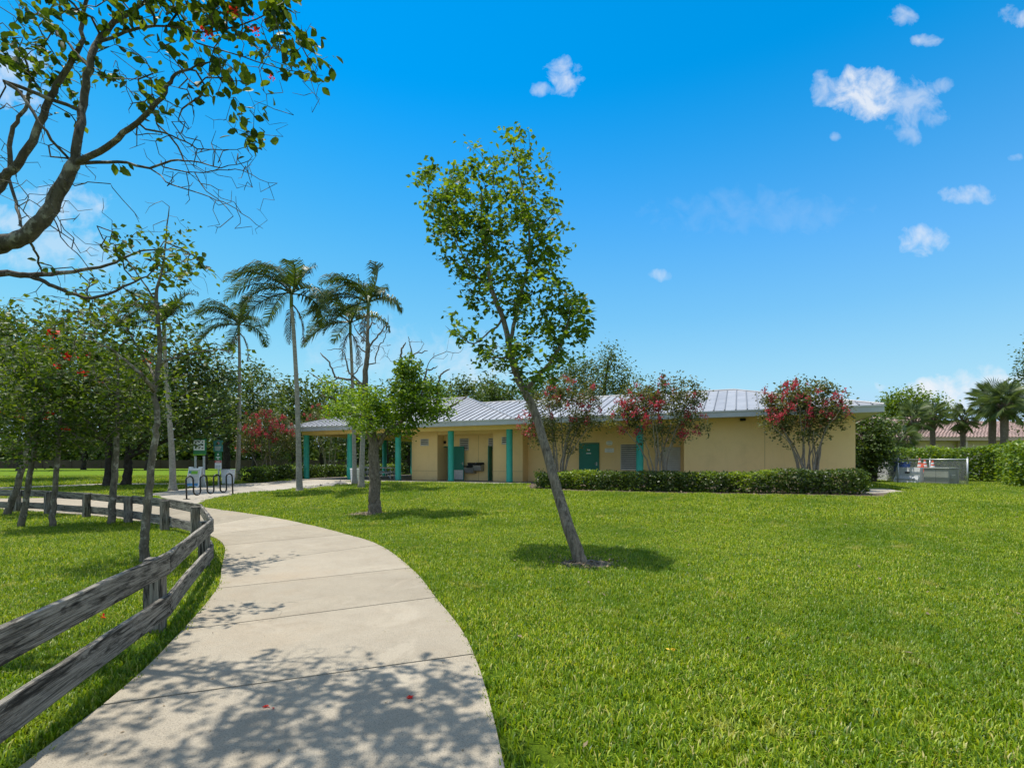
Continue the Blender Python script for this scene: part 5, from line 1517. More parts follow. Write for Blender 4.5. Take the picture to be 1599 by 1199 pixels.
shade_tree('oak_tree', 'dark oak whose straight black trunk stands left of the forked one', 168, 27.0, .19, 690, [(120, 590, 110, 75, 0, 1.3), (40, 560, 90, 70, 1), (170, 610, 80, 60, -1), (60, 640, 80, 45, -2), (220, 590, 60, 60, 2), (100, 520, 80, 40, 0), (-40, 600, 90, 80, 0)], 91, n=300, per=36, group=G1)
shade_tree('oak_tree', 'dark oak with a trunk forking low in the middle of the far lawn', 198, 27.6, .22, 715, [(250, 620, 85, 60, 0, 1.3), (310, 600, 60, 50, 1), (200, 580, 70, 50, 2), (280, 560, 60, 34, 0), (330, 650, 50, 40, -1), (230, 665, 60, 26, -2)], 92, n=260, per=36, group=G1)
shade_tree('oak_tree', 'dark oak behind the green sign posts', 352, 38.0, .28, 700, [(350, 610, 70, 40, 0, 1.3), (310, 640, 60, 40, 1), (395, 620, 50, 36, 1), (340, 580, 40, 22, 0), (380, 660, 56, 30, 0), (300, 680, 40, 20, -1)], 93, n=230, per=34, group=G1)
shade_tree('oak_tree', 'broad dark oak closing the left edge of the far lawn', -40, 34.0, .3, 690, [(-20, 600, 110, 80, 0, 1.2), (60, 560, 80, 60, 1), (20, 520, 70, 50, 2), (80, 640, 70, 50, 0), (-60, 500, 70, 50, 0)], 94, n=260, per=34, leaf=0.26, group=G1)
far = [(30, 70, 600, 90, 70), (130, 78, 630, 90, 60), (230, 74, 640, 80, 60), (320, 80, 650, 80, 50), (395, 70, 620, 60, 60), (455, 64, 640, 52, 60), (500, 72, 640, 50, 60), (555, 66, 650, 50, 56), (610, 62, 645, 52, 60), (670, 70, 630, 50, 50), (720, 75, 628, 46, 40), (765, 80, 622, 46, 40)]
lab = ['far green tree at the left edge beyond the lawn', 'far bushy tree behind the pair of black trunks', 'far tree behind the slender lichen tree', 'far tree seen above the picture sign', 'far tree rising behind the slim palm', 'far tree between the slim palm and the tallest palm', 'far tree right of the tallest palm', 'far tree over the left pavilion roof', 'far tree behind the half dead tree', 'far tree showing right of the half dead tree', 'far treetop over the pavilion ridge', 'far treetop left of the leaning trunk over the roof']
for k, (px, d, py, rx, ry) in enumerate(far):
    q = np.random.default_rng(200 + k)
    bl = [(px, py, rx, ry * .7, 0, 1.3), (px - rx * .5, py + ry * .35, rx * .6, ry * .5, 1), (px + rx * .5, py + ry * .3, rx * .6, ry * .5, -1), (px + q.uniform(-10, 10), py - ry * .5, rx * .5, ry * .4, 0), (px, py + ry * .8, rx * .8, ry * .45, 0)]
    shade_tree('far_tree', lab[k], px, d, .3, 705, bl, 200 + k, leaf=0.48, n=120, per=30, mat='lf_far', group='trees beyond the far lawn', spread=0.7, step=1.0)
shade_tree('oak_tree', 'dark shade tree standing close behind the open pavilion', 600, 47, .35, 690, [(590, 655, 60, 34, 0, 1.2), (640, 650, 50, 36, 2), (545, 660, 46, 34, 0), (600, 690, 60, 22, 0), (560, 700, 50, 22, 2)], 220, leaf=0.32, n=150, per=32, mat='lf_oak', spread=0.5, step=.7, group=G1)
shade_tree('oak_tree', 'dark forked shade tree behind the third and fourth teal columns', 640, 52, .4, 690, [(650, 660, 60, 36, 0, 1.2), (690, 650, 46, 34, 2), (630, 690, 60, 24, 0), (670, 700, 50, 20, 2)], 221, leaf=0.34, n=130, per=32, mat='lf_oak', spread=0.5, step=.7, group=G1)
shade_tree('roof_oak', 'feathery green oak rising behind the roof between two crape myrtles', 940, 46, .4, 640, [(945, 590, 48, 30, 0, 1.3), (905, 590, 36, 30, 1), (975, 600, 32, 30, 0), (950, 560, 30, 18, 0), (930, 620, 60, 24, 0), (880, 600, 30, 24, 1)], 222, leaf=0.22, n=240, per=30, mat='lf_far', spread=0.42, step=.6)
shade_tree('roof_oak', 'small dark treetop behind the roof left of the leaning tree', 815, 60, .3, 660, [(800, 620, 46, 20, 0), (840, 615, 34, 26, 1), (770, 618, 30, 14, 0)], 223, leaf=0.34, n=110, per=28, mat='lf_oak', spread=0.5, step=.8)
shade_tree('broad_tree', 'dense green tree close against the right end of the building', 1362, 27.5, .2, 715, [(1358, 690, 24, 34, 0, 1.2), (1345, 660, 18, 18, 1), (1372, 700, 20, 28, 0), (1352, 725, 22, 18, 0), (1376, 664, 18, 18, 1)], 224, leaf=0.16, n=200, per=32, mat='lf_oak', spread=0.28, step=.4)
shade_tree('broad_tree', 'rounded green tree behind the cabbage palms left of the tiled house', 1420, 62, .4, 690, [(1425, 640, 52, 26, 0, 1.3), (1385, 645, 34, 26, 1), (1460, 640, 30, 20, 0), (1420, 622, 34, 12, 0), (1400, 670, 44, 24, 0)], 225, leaf=0.36, n=200, per=30, mat='lf_far_bright', spread=0.5, step=.8)
shade_tree('broad_tree', 'dark tree at the far right edge behind the last palm', 1620, 36, .3, 690, [(1620, 590, 34, 26, 0), (1640, 640, 46, 40, 0), (1612, 560, 20, 14, 0), (1640, 540, 26, 30, 0)], 226, leaf=0.2, n=170, per=28, mat='lf_oak', spread=0.35, step=.5)

# cabbage palms before the house
for (label, px, pyt, d, r, n, size, seed) in (
        ('cabbage palm with a trunk hidden by the tree, leftmost of the row', 1424, 655, 37.5, .17, 24, 0.95, 101),
        ('slim cabbage palm left of the house gable', 1457, 650, 38.5, .17, 22, 0.85, 102),
        ('slim cabbage palm in the middle before the tiled roof', 1504, 655, 38.0, .17, 24, 0.85, 103),
        ('tall cabbage palm with a shaggy boot covered trunk', 1549, 627, 36.0, .21, 32, 1.15, 104),
        ('tall thick cabbage palm, rightmost of the row', 1568, 632, 34.5, .22, 32, 1.15, 105),
        ('stubby low cabbage palm beside the end of the building hedge', 1406, 685, 35.5, .18, 22, 0.85, 106)):
    fan_palm(label, px, pyt, d, r, n, size, seed)

# the woods that close the view beyond the far wall
rg = np.random.default_rng(330)
n = 34000
x = rg.uniform(-135, 42, n); y = 101 + rg.uniform(0, 9, n) - (x + 120) * 0.05
top = 6.0 + 1.6 * np.sin(x * 0.21) + 1.1 * np.sin(x * 0.57 + 1) + rg.normal(size=n) * 0.5
z = PAD + top * rg.uniform(0.03, 1, n) ** 0.85
Vw, Fw = leaf_cloud(np.stack([x, y, z], 1), 1.25, rg, LEAF_T, 0.4, 0.1)
o = link('woodland', fast_mesh('woodland', Vw, Fw), MAT['lf_far']); tag(o, 'dense dark green woods beyond the low far wall', None, None, 'stuff')
# ------------------------------------------------------------------ rail fence round the near lawn
fence = thing('rail_fence', (posts[1][0], posts[1][1], float(gz(*posts[1]))), 'low weathered two rail timber fence curving along the path edge', 'fence')
POST_H, RAIL_T, RAIL_H = 0.665, 0.042, 0.185
rgf = np.random.default_rng(5)
nd = []
for i in range(len(posts)):
    a = posts[max(i - 1, 0)]; b = posts[min(i + 1, len(posts) - 1)]
    t = (b - a) / np.linalg.norm(b - a); nd.append(t)
def local_part(name, mb_fn, M, mat, parent):
    """piece built in its own frame, so that its grain follows it"""
    mb = MB(); mb_fn(mb)
    me = mb.mesh(name)
    o = link(name, me, mat, parent)
    L = np.array(M); L[:3, 3] -= origin_of(parent)
    o.matrix_local = Matrix(L.tolist())
    return o
def wavy_board(L, h, t, rg, seg=14):
    """a sawn board along x with softened, slightly uneven edges"""
    def fn(mb):
        V, F = [], []
        b = 0.006
        prof = [(-t / 2, b), (-t / 2 + b, 0), (t / 2 - b, 0), (t / 2, b), (t / 2, h - b), (t / 2 - b, h), (-t / 2 + b, h), (-t / 2, h - b)]
        xs = np.linspace(0, L, seg + 1)
        bow = rg.normal(size=3) * 0.006
        for i, x in enumerate(xs):
            k = x / L
            dy = bow[0] * math.sin(math.pi * k); dz = bow[1] * math.sin(math.pi * k)
            for (y, z) in prof:
                V.append((x, y + dy + rg.normal() * 0.0009, z + dz + rg.normal() * 0.0015))
        n = len(prof)
        for i in range(seg):
            for j in range(n):
                a, c = i * n + j, i * n + (j + 1) % n
                F.append((a, c, c + n, a + n))
        F += [tuple(range(n - 1, -1, -1)), tuple(range(seg * n, seg * n + n))]
        mb.add(V, F)
    return fn
for i, (p, t) in enumerate(zip(posts, nd)):
    z = float(gz(*p))
    M = frame((p[0], p[1], z - 0.05), (0, 0, 1), (t[0], t[1], 0), (t[1], -t[0], 0))
    w_ = 0.145
    hgt = POST_H + rgf.uniform(-0.02, 0.02) + 0.05
    def post_fn(mb, w_=w_, hgt=hgt):
        b = 0.008
        V, F = [], []
        prof = [(-w_ / 2, -w_ / 2 + b), (-w_ / 2 + b, -w_ / 2), (w_ / 2 - b, -w_ / 2), (w_ / 2, -w_ / 2 + b), (w_ / 2, w_ / 2 - b), (w_ / 2 - b, w_ / 2), (-w_ / 2 + b, w_ / 2), (-w_ / 2, w_ / 2 - b)]
        for k, x in enumerate(np.linspace(0, hgt, 7)):
            sc_ = 1.0 if k < 6 else 0.96
            for (y, zz) in prof:
                V.append((x, y * sc_ + rgf.normal() * 0.0015, zz * sc_ + rgf.normal() * 0.0015))
        for k in range(6):
            for j in range(8):
                a, c = k * 8 + j, k * 8 + (j + 1) % 8
                F.append((a, c, c + 8, a + 8))
        F += [tuple(range(7, -1, -1)), tuple(range(48, 56))]
        mb.add(V, F)
    local_part('post', post_fn, M, MAT['wood'], fence)
side = []
for p, t in zip(posts, nd):
    n_ = np.array([t[1], -t[0]])
    side.append(p + n_ * (0.0725 + 0.003 + RAIL_T / 2))
for i in range(len(posts) - 1):
    for (z0, nm) in ((0.505, 'rail'), (0.135, 'rail')):
        a, b = side[i], side[i + 1]
        za, zb = float(gz(*posts[i])) + z0, float(gz(*posts[i + 1])) + z0
        d = np.array([b[0] - a[0], b[1] - a[1], zb - za]); L = np.linalg.norm(d); d /= L
        e = 0.0045
        dz = rgf.uniform(-0.012, 0.012)
        M = frame((a[0] + d[0] * e, a[1] + d[1] * e, za + d[2] * e + dz), d)
        local_part(nm, wavy_board(L - 2 * e, RAIL_H + rgf.uniform(-0.006, 0.006), RAIL_T, rgf), M, MAT['wood'], fence)
        # nail heads
        nb = MB(M)
        for x in (0.05, L - 0.06):
            for z in (0.045, 0.135):
                nb.tube([(x, -RAIL_T / 2 - 0.004, z), (x, -RAIL_T / 2 + 0.002, z)], 0.009, 6)
        o = part('nails', nb, MAT['black'], fence); o['kind'] = 'stuff'

# ------------------------------------------------------------------ bicycle stand, signs and bins on the apron
pa, pb = at(291.5, 780.5), at(363.5, 772.5)
rack = thing('bike_rack', (pa + pb) / 2, 'black wave shaped steel bike rack on the concrete apron', 'bike rack')
u3 = pb - pa; Lr = np.linalg.norm(u3); u3 /= Lr
Mr = frame(pa + (0, 0, 0.03), u3)
Hr, gap_ = 0.86, Lr / 7
rr_ = gap_ / 2
pts = [(0, 0, 0)]
for k in range(7):
    x0 = k * gap_
    if k % 2 == 0:
        pts += [(x0, 0, Hr - rr_)] if k == 0 else []
        pts += [(x0 + rr_ - rr_ * math.cos(a), 0, Hr - rr_ + rr_ * math.sin(a)) for a in np.linspace(0.0, math.pi, 9)]
    else:
        pts += [(x0 + rr_ - rr_ * math.cos(a), 0, 0.12 + rr_ - rr_ * math.sin(a)) for a in np.linspace(0.0, math.pi, 9)]
pts += [(Lr, 0, 0)]
dense = [pts[0]]
for p in pts[1:]:
    if np.linalg.norm(np.array(p) - dense[-1]) > 1e-4: dense.append(p)
part('wave_tube', MB(Mr).tube(dense, 0.029, 8), MAT['black'], rack, True)
for x in (0, Lr):
    part('foot_plate', MB(Mr).box(x - 0.09, x + 0.09, -0.09, 0.09, -0.002, 0.014, 0.004), MAT['black'], rack)

def px_frame(px, py_base, yaw=0.0):
    g = at(px, py_base)
    return g, frame(g, (math.cos(yaw), math.sin(yaw), 0))
# picture sign on two posts
g, M = px_frame(312, 759.0, R(-8)); d = g[1]; k = d / FPX
zt_ = lambda py: CH + (HZ - py) * k - g[2]
sg = thing('picture_sign', g, 'green framed sign with nine small pictures on two steel posts', 'sign')
w_ = 10.2 * k
for s in (-1, 1):
    m_ = MB(M)
    m_.box(s * w_ * 0.72 - 0.045, s * w_ * 0.72 - 0.012, -0.03, 0.03, 0, zt_(712)); m_.box(s * w_ * 0.72 + 0.012, s * w_ * 0.72 + 0.045, -0.03, 0.03, 0, zt_(712))
    part('post', m_, MAT['steel'], sg)
part('board', MB(M).box(-w_ * 1.02, w_ * 1.02, -0.04, 0.05, zt_(710), zt_(684.5), 0.008), MAT['sign_green'], sg)
part('panel', MB(M).box(-w_ * 0.92, w_ * 0.92, -0.05, -0.041, zt_(703), zt_(687)), MAT['white'], sg)
part('strip', MB(M).box(-w_ * 1.04, w_ * 1.04, -0.052, -0.041, zt_(710.6), zt_(709)), MAT['sign_lime'], sg)
for r_ in range(3):
    for c_ in range(3):
        cx = (c_ - 1) * w_ * 0.58; cz = zt_(690 + r_ * 4.9)
        Mv = M @ np.array([[1, 0, 0, cx], [0, 0, -1, -0.0505], [0, 1, 0, cz], [0, 0, 0, 1.0]])
        ph = r_ * 1.7 + c_ * 2.3
        blob = [((0.145 + 0.035 * math.sin(2 * a_ + ph)) * w_ * math.cos(a_), (0.105 + 0.03 * math.sin(3 * a_ + ph)) * w_ * math.sin(a_)) for a_ in np.linspace(0, 2 * math.pi, 16, endpoint=False)]
        part('pictogram', MB(Mv).prism(blob, 0, 0.002), MAT['dark_print'], sg)

# folding board
g, M = px_frame(306, 760.5, R(-6)); d = g[1]; k = d / FPX
zt_ = lambda py: CH + (HZ - py) * k - g[2]
ab = thing('folding_sign', g, 'white plastic folding board with a green picture and blue foot', 'sign')
w_ = 10.8 * k; hh_ = zt_(728)
for s in (-1, 1):
    Mt = M @ np.array([[1, 0, 0, 0], [0, 1, 0, s * 0.27], [0, 0, 1, 0], [0, 0, 0, 1.0]])
    a = math.atan2(0.24, hh_) * s
    Mt = Mt @ np.array([[1, 0, 0, 0], [0, math.cos(a), -math.sin(a), 0], [0, math.sin(a), math.cos(a), 0], [0, 0, 0, 1.0]])
    m_ = MB(Mt)
    m_.box(-w_, w_, -0.02, 0.02, 0.04, hh_ * 0.93, 0.006)
    part('leaf_board', m_, MAT['white'], ab)
    part('carry_horn', MB(Mt).box(-w_, -w_ * 0.5, -0.018, 0.018, hh_ * 0.932, hh_ * 1.0, 0.004), MAT['white'], ab)
    part('carry_horn', MB(Mt).box(w_ * 0.5, w_, -0.018, 0.018, hh_ * 0.932, hh_ * 1.0, 0.004), MAT['white'], ab)
    part('foot', MB(Mt).box(-w_, -w_ * 0.6, -0.02, 0.02, 0, 0.038), MAT['white'], ab)
    part('foot', MB(Mt).box(w_ * 0.6, w_, -0.02, 0.02, 0, 0.038), MAT['white'], ab)
    if s < 0:
        f = -0.0225
        part('poster', MB(Mt).box(-w_ * 0.88, w_ * 0.86, f, -0.0202, 0.07, hh_ * 0.86), MAT['louvre'], ab)
        part('green_picture', MB(Mt).box(-w_ * 0.45, w_ * 0.55, f - 0.002, f - 0.0003, hh_ * 0.64, hh_ * 0.80), MAT['sign_lime'], ab)
        part('dark_picture', MB(Mt).box(-w_ * 0.86, -w_ * 0.46, f - 0.002, f - 0.0003, hh_ * 0.68, hh_ * 0.80), MAT['sign_teal'], ab)
        part('blue_band', MB(Mt).box(-w_ * 0.88, w_ * 0.86, f - 0.002, f - 0.0003, 0.07, hh_ * 0.20), MAT['sign_blue'], ab)
        m_ = MB(Mt)
        for q, (x0, x1) in enumerate(((-.7, .6), (-.6, .7), (-.7, .2))):
            m_.box(w_ * x0, w_ * x1, f - 0.0015, f - 0.0003, hh_ * (0.56 - q * 0.05), hh_ * (0.575 - q * 0.05))
        m_.box(-w_ * 0.1, w_ * 0.35, f - 0.0015, f - 0.0003, hh_ * 0.27, hh_ * 0.38)
        part('print', m_, MAT['grey_print'], ab)

# three plates on one post
g, M = px_frame(341.5, 757.5, R(-8)); d = g[1]; k = d / FPX
zt_ = lambda py: CH + (HZ - py) * k - g[2]
ps = thing('sign_post', g, 'single post carrying a teal, a green and a red and white plate', 'sign')
part('post', MB(M).box(-0.035, 0.035, -0.03, 0.03, -0.02, zt_(687), 0.006), MAT['steel'], ps)
part('teal_plate', MB(M).box(-8 * k, 8 * k, -0.045, -0.0305, zt_(705), zt_(687.5)), MAT['sign_teal'], ps)
part('green_plate', MB(M).box(-6 * k, 6 * k, -0.047, -0.0305, zt_(718.4), zt_(705.4)), MAT['sign_green'], ps)
part('white_plate', MB(M).box(-5.5 * k, 5.5 * k, -0.046, -0.0305, zt_(732), zt_(718.8)), MAT['white'], ps)
part('red_band', MB(M).box(-5.5 * k, 5.5 * k, -0.049, -0.0462, zt_(722.5), zt_(719)), MAT['red'], ps)
Mv = M @ np.array([[1, 0, 0, 0], [0, 0, -1, -0.0455], [0, 1, 0, zt_(692)], [0, 0, 0, 1.0]])
circ = [(2.2 * k * math.cos(a), 2.2 * k * math.sin(a)) for a in np.linspace(0, 2 * math.pi, 20, endpoint=False)]
part('emblem', MB(Mv).prism(circ, 0, 0.002), MAT['red'], ps)
part('emblem', MB(Mv).prism([(x * 0.72, y * 0.72) for x, y in circ], 0.0021, 0.004), MAT['white'], ps)
part('emblem', MB(Mv).prism([(x * 0.4, y * 0.34) for x, y in circ], 0.0041, 0.006), MAT['dark_print'], ps)
m_ = MB(M)
for q in range(3):
    m_.box(-5.6 * k + q * 0.4 * k, 5.4 * k - q * k, -0.0475, -0.0456, zt_(698.2 + q * 2.2), zt_(697.0 + q * 2.2))
part('print', m_, MAT['louvre'], ps)
Mv2 = M @ np.array([[1, 0, 0, 0], [0, 0, -1, -0.0475], [0, 1, 0, zt_(709.5)], [0, 0, 0, 1.0]])
part('emblem', MB(Mv2).prism([(1.9 * k * math.cos(a) * (1 if i % 2 else .62), 1.9 * k * math.sin(a) * (1 if i % 2 else .62)) for i, a in enumerate(np.linspace(0, 2 * math.pi, 16, endpoint=False))], 0, 0.002), MAT['white'], ps)
m_ = MB(M)
m_.box(-3.6 * k, 3.6 * k, -0.0495, -0.0475, zt_(714.4), zt_(713.2)); m_.box(-1.6 * k, 1.6 * k, -0.0495, -0.0475, zt_(716.6), zt_(715.4))
part('print', m_, MAT['white'], ps)
m_ = MB(M)
m_.box(-4 * k, 4 * k, -0.0515, -0.0495, zt_(721.3), zt_(720.2))
part('print', m_, MAT['white'], ps)
m_ = MB(M)
for q in range(2):
    for c_ in range(3):
        m_.box((-4.2 + c_ * 3) * k, (-2.2 + c_ * 3) * k, -0.0485, -0.0463, zt_(728.0 + q * 2.6), zt_(726.3 + q * 2.6))
part('print', m_, MAT['grey_print'], ps)

def litter_bin(px, py, wpx, hpx, label):
    g, M = px_frame(px, py, R(-12)); k = g[1] / FPX
    r = thing('litter_bin', g, label, 'bin', 'pale litter bins')
    w_, h_ = wpx * k * 0.40, hpx * k
    m_ = MB(M)
    b_, t_ = w_ * 0.78, w_
    for (z0, z1, f0, f1) in ((0.05, h_ * 0.52, 0.80, 0.90), (h_ * 0.54, h_ * 0.94, 0.90, 0.98)):
        a0, a1 = w_ * f0, w_ * f1
        V = [(x * a0, y * a0, z0) for y in (-1, 1) for x in (-1, 1)] + [(x * a1, y * a1, z1) for y in (-1, 1) for x in (-1, 1)]
        m_.add(V, [(0, 2, 3, 1), (4, 5, 7, 6), (0, 1, 5, 4), (1, 3, 7, 5), (3, 2, 6, 7), (2, 0, 4, 6)])
    part('body', m_, MAT['white'], r)
    part('waist_band', MB(M).box(-w_ * 0.885, w_ * 0.885, -w_ * 0.885, w_ * 0.885, h_ * 0.515, h_ * 0.545), MAT['grey_print'], r)
    part('rim', MB(M).box(-w_ * 1.06, w_ * 1.06, -w_ * 1.06, w_ * 1.06, h_ * 0.942, h_, 0.02), MAT['white'], r)
    part('mouth', MB(M).box(-w_ * 0.7, w_ * 0.7, -w_ * 0.7, w_ * 0.7, h_ * 0.985, h_ * 1.006), MAT['dark'], r)
    part('base', MB(M).box(-w_ * 0.72, w_ * 0.72, -w_ * 0.72, w_ * 0.72, 0.0, 0.049), MAT['grey_print'], r)
    return r
litter_bin(356, 756.5, 18, 24, 'pale plastic litter bin between the sign post and the slim palm')
litter_bin(555, 753.8, 15, 22.5, 'pale plastic litter bin behind a palm trunk at the second teal column')

# ------------------------------------------------------------------ wire enclosure with stored road furniture
A_, B_ = at(1402.4, 755.0), at(1510.8, 759.3)
C_ = np.array([(1365.5 - 799.5) / FPX * 31.5, 31.5, PAD])
D_ = C_ + (B_ - A_); D_[2] = float(gz(D_[0], D_[1]))
enc = thing('wire_enclosure', (A_ + B_) / 2, 'galvanised chain link enclosure round stored barriers beside the bank hedge', 'fence')
HE = 1.26
for p in (C_, A_, (A_ * 2 + B_) / 3 * 1.0, B_, D_)[:2] + (B_, D_):
    part('post', MB().tube([p - (0, 0, 0.1), p + (0, 0, HE + 0.05)], 0.036, 8), MAT['steel'], enc, True)
    part('post_cap', MB().tube([p + (0, 0, HE + 0.051), p + (0, 0, HE + 0.09)], [0.042, 0.02], 8), MAT['steel'], enc, True)
for (p, q) in ((C_, A_), (A_, B_), (B_, D_), (C_, D_)):
    up_ = np.array([0, 0, HE])
    part('top_rail', MB().tube([p + up_, q + up_], 0.024, 6), MAT['steel'], enc, True)
    L = np.linalg.norm(q - p)
    u_ = (q - p) / L
    m_ = MB()
    stp = 0.075
    n_ = int((L + HE) / stp)
    Hh = HE - 0.04
    for i in range(n_):
        x = i * stp
        for sgn in (1, -1):
            # a wire running at 45 degrees
            x0, x1 = x - Hh, x
            a_, b_ = max(x0, 0), min(x1, L)
            if b_ - a_ < 0.05: continue
            if sgn > 0:
                P0, P1 = p + u_ * a_ + np.array([0, 0, 0.03 + (a_ - x0)]), p + u_ * b_ + np.array([0, 0, 0.03 + (b_ - x0)])
            else:
                P0, P1 = p + u_ * a_ + np.array([0, 0, 0.03 + (x1 - a_)]), p + u_ * b_ + np.array([0, 0, 0.03 + (x1 - b_)])
            off_ = np.array([-u_[1], u_[0], 0]) * 0.003 * sgn
            m_.tube([P0 + off_, P1 + off_], 0.0027, 3, cap=False)
    o = part('chain_link', m_, MAT['wire'], enc); o['kind'] = 'stuff'
uE = (B_ - A_) / np.linalg.norm(B_ - A_)
vE = (C_ - A_) / np.linalg.norm(C_ - A_); vE[2] = 0
def E(a, b, z):
    return A_ + uE * a * np.linalg.norm(B_ - A_) + vE * b + np.array([0, 0, z])
for (a, nm) in ((0.0, 0),):
    pass
part('base_kerb', MB(frame(E(0, 0, 0), uE)).box(0, np.linalg.norm(B_ - A_), -0.06, 0.06, -0.1, 0.05, 0.01), MAT['plaza'], enc)
LE = np.linalg.norm(B_ - A_)
# water filled barrier
br = thing('road_barrier', E(0.22, 0.5, 0), 'white plastic road barrier with sloping foot inside the wire enclosure', 'barrier')
Mb = frame(E(0.03, 0.45, 0.04), uE)
prof = [(-0.30, 0.0), (0.30, 0.0), (0.28, 0.18), (0.14, 0.38), (0.10, 0.82), (-0.10, 0.82), (-0.14, 0.38), (-0.28, 0.18)]
Lb = LE * 0.38
V = [(0, y, z) for y, z in prof] + [(Lb, y, z) for y, z in prof]
n8 = len(prof)
part('body', MB(Mb).add(V, [(i, (i + 1) % n8, n8 + (i + 1) % n8, n8 + i) for i in range(n8)] + [tuple(range(n8 - 1, -1, -1)), tuple(range(n8, 2 * n8))]), MAT['white'], br)
part('groove', MB(Mb).box(0.1, Lb - 0.1, -0.30, -0.24, 0.185, 0.225), MAT['grey_print'], br)
part('grip_hole', MB(Mb).box(Lb * 0.4, Lb * 0.6, -0.150, -0.11, 0.50, 0.60), MAT['dark_print'], br)
# equipment cabinet
cb = thing('equipment_cabinet', E(0.62, 0.55, 0), 'grey green steel cabinet beside the white barrier in the enclosure', 'cabinet')
Mc = frame(E(0.43, 0.35, 0.0), uE)
part('body', MB(Mc).box(0, LE * 0.36, 0, 0.7, 0.06, 0.80, 0.015), MAT['grey_box'], cb)
part('lid', MB(Mc).box(-0.03, LE * 0.36 + 0.03, -0.03, 0.73, 0.803, 0.86, 0.01), MAT['grey_box'], cb)
part('door_line', MB(Mc).box(LE * 0.18 - 0.006, LE * 0.18 + 0.006, -0.004, -0.0005, 0.10, 0.78), MAT['dark_print'], cb)
part('outlet', MB(Mc).box(LE * 0.36 + 0.001, LE * 0.36 + 0.12, 0.1, 0.3, 0.3, 0.52, 0.01), MAT['grey_box'], cb)
part('plinth', MB(Mc).box(-0.05, LE * 0.40, -0.06, 0.76, -0.05, 0.055), MAT['plaza'], cb)
# blue crate on a trestle behind
bc = thing('blue_tub', E(0.08, 1.3, 0.6), 'blue plastic tub standing behind the white barrier', 'tub')
Mt = frame(E(0.0, 1.1, 0), uE)
part('body', MB(Mt).box(0.05, 0.62, 0, 0.5, 0.62, 1.10, 0.03), MAT['blue'], bc)
part('rim', MB(Mt).box(0.02, 0.65, -0.03, 0.53, 1.101, 1.14, 0.01), MAT['blue'], bc)
tr = thing('trestle', E(0.2, 1.3, 0), 'pale trestle carrying the blue tub inside the enclosure', 'trestle')
part('top', MB(Mt).box(0.0, 1.9, -0.05, 0.6, 0.56, 0.615, 0.005), MAT['louvre'], tr)
for x in (0.1, 1.8):
    part('leg', MB(Mt).tube([(x, 0.0, 0.56), (x - 0.1, -0.1, 0)], 0.025, 6), MAT['louvre'], tr)
    part('leg', MB(Mt).tube([(x, 0.5, 0.56), (x + 0.1, 0.6, 0)], 0.025, 6), MAT['louvre'], tr)
# cones
def cone(loc, h, label, plain_=False):
    r = thing('traffic_cone', loc, label, 'traffic cone', 'traffic cones in the enclosure')
    M = frame(loc, (1, 0, 0), (0, 1, 0))
    part('base', MB(M).box(-0.17, 0.17, -0.17, 0.17, 0, 0.03, 0.008), MAT['orange'], r)
    rad = lambda z: 0.135 - 0.105 * (z - 0.03) / (h - 0.03)
    bands = [(0.03, h * .38), (h * .38, h * .56), (h * .56, h * .68), (h * .68, h * .82), (h * .82, h)]
    for i, (z0, z1) in enumerate(bands):
        white = (i in (1, 3)) and not plain_
        part('collar' if white else 'shell', MB(M).lathe([(rad(z0) + (0.003 if white else 0), z0 + 0.0005), (rad(z1) + (0.003 if white else 0), z1 - 0.0005)], 16), MAT['reflect'] if white else MAT['orange'], r, False)
Mtop = lambda x, y: (np.array(Mt) @ np.array([x, y, 0.617, 1]))[:3]
cone(Mtop(1.22, 0.3), 0.72, 'tall banded traffic cone just right of the blue tub')
cone(Mtop(1.50, 0.1), 0.46, 'short plain orange traffic cone right of the tall banded one', True)
cone(Mtop(1.78, 0.42), 0.60, 'banded traffic cone partly behind the plain orange cone')
st2 = thing('storage_block', E(0.60, 1.5, 0), 'dark block behind the cabinet that carries a single cone', 'block')
part('body', MB(frame(E(0.50, 1.25, 0), uE)).box(0, 1.0, 0, 0.6, 0.0, 0.62, 0.02), MAT['grey_box'], st2)
part('lid', MB(frame(E(0.50, 1.25, 0), uE)).box(-0.02, 1.02, -0.02, 0.62, 0.621, 0.65, 0.01), MAT['grey_box'], st2)
cone(E(0.565, 1.5, 0.652), 0.62, 'banded traffic cone standing alone above the grey cabinet')

# ------------------------------------------------------------------ the tiled house beyond the hedge
HX0, HX1, HY0, HY1, HEV = 32.0, 62.0, 46.5, 58.5, 3.35
hs = thing('tiled_house', ((HX0 + HX1) / 2, HY0, PAD), 'low pink stucco house under a clay tile roof behind the palms', 'house')
MH = frame((0, 0, PAD), (1, 0, 0), (0, 1, 0))
part('wall', MB(MH).box(HX0 + 0.9, HX1 - 0.9, HY0 + 0.9, HY1 - 0.9, -0.2, HEV - 0.26), MAT['house_wall'], hs)
for k in range(6):
    x = HX0 + 2.4 + k * 4.4
    wn = part('window', MB(MH).box(x, x + 1.7, HY0 + 0.84, HY0 + 0.897, 0.9, 2.4), MAT['house_trim'], hs)
    for q in (0, 1):
        part('pane', MB(MH).box(x + 0.08 + q * 0.8, x + 0.82 + q * 0.8, HY0 + 0.82, HY0 + 0.837, 0.98, 2.32), MAT['glass'], wn)
for k in range(3):
    x = HX0 + 9 + k * 5.5
    part('porch_post', MB(MH).box(x, x + 0.5, HY0 + 0.15, HY0 + 0.6, -0.1, HEV - 0.26), MAT['house_wall'], hs)
part('fascia', MB(MH).box(HX0, HX1, HY0, HY0 + 0.06, HEV - 0.25, HEV), MAT['house_trim'], hs)
part('fascia', MB(MH).box(HX0, HX0 + 0.06, HY0 + 0.061, HY1, HEV - 0.25, HEV), MAT['house_trim'], hs)
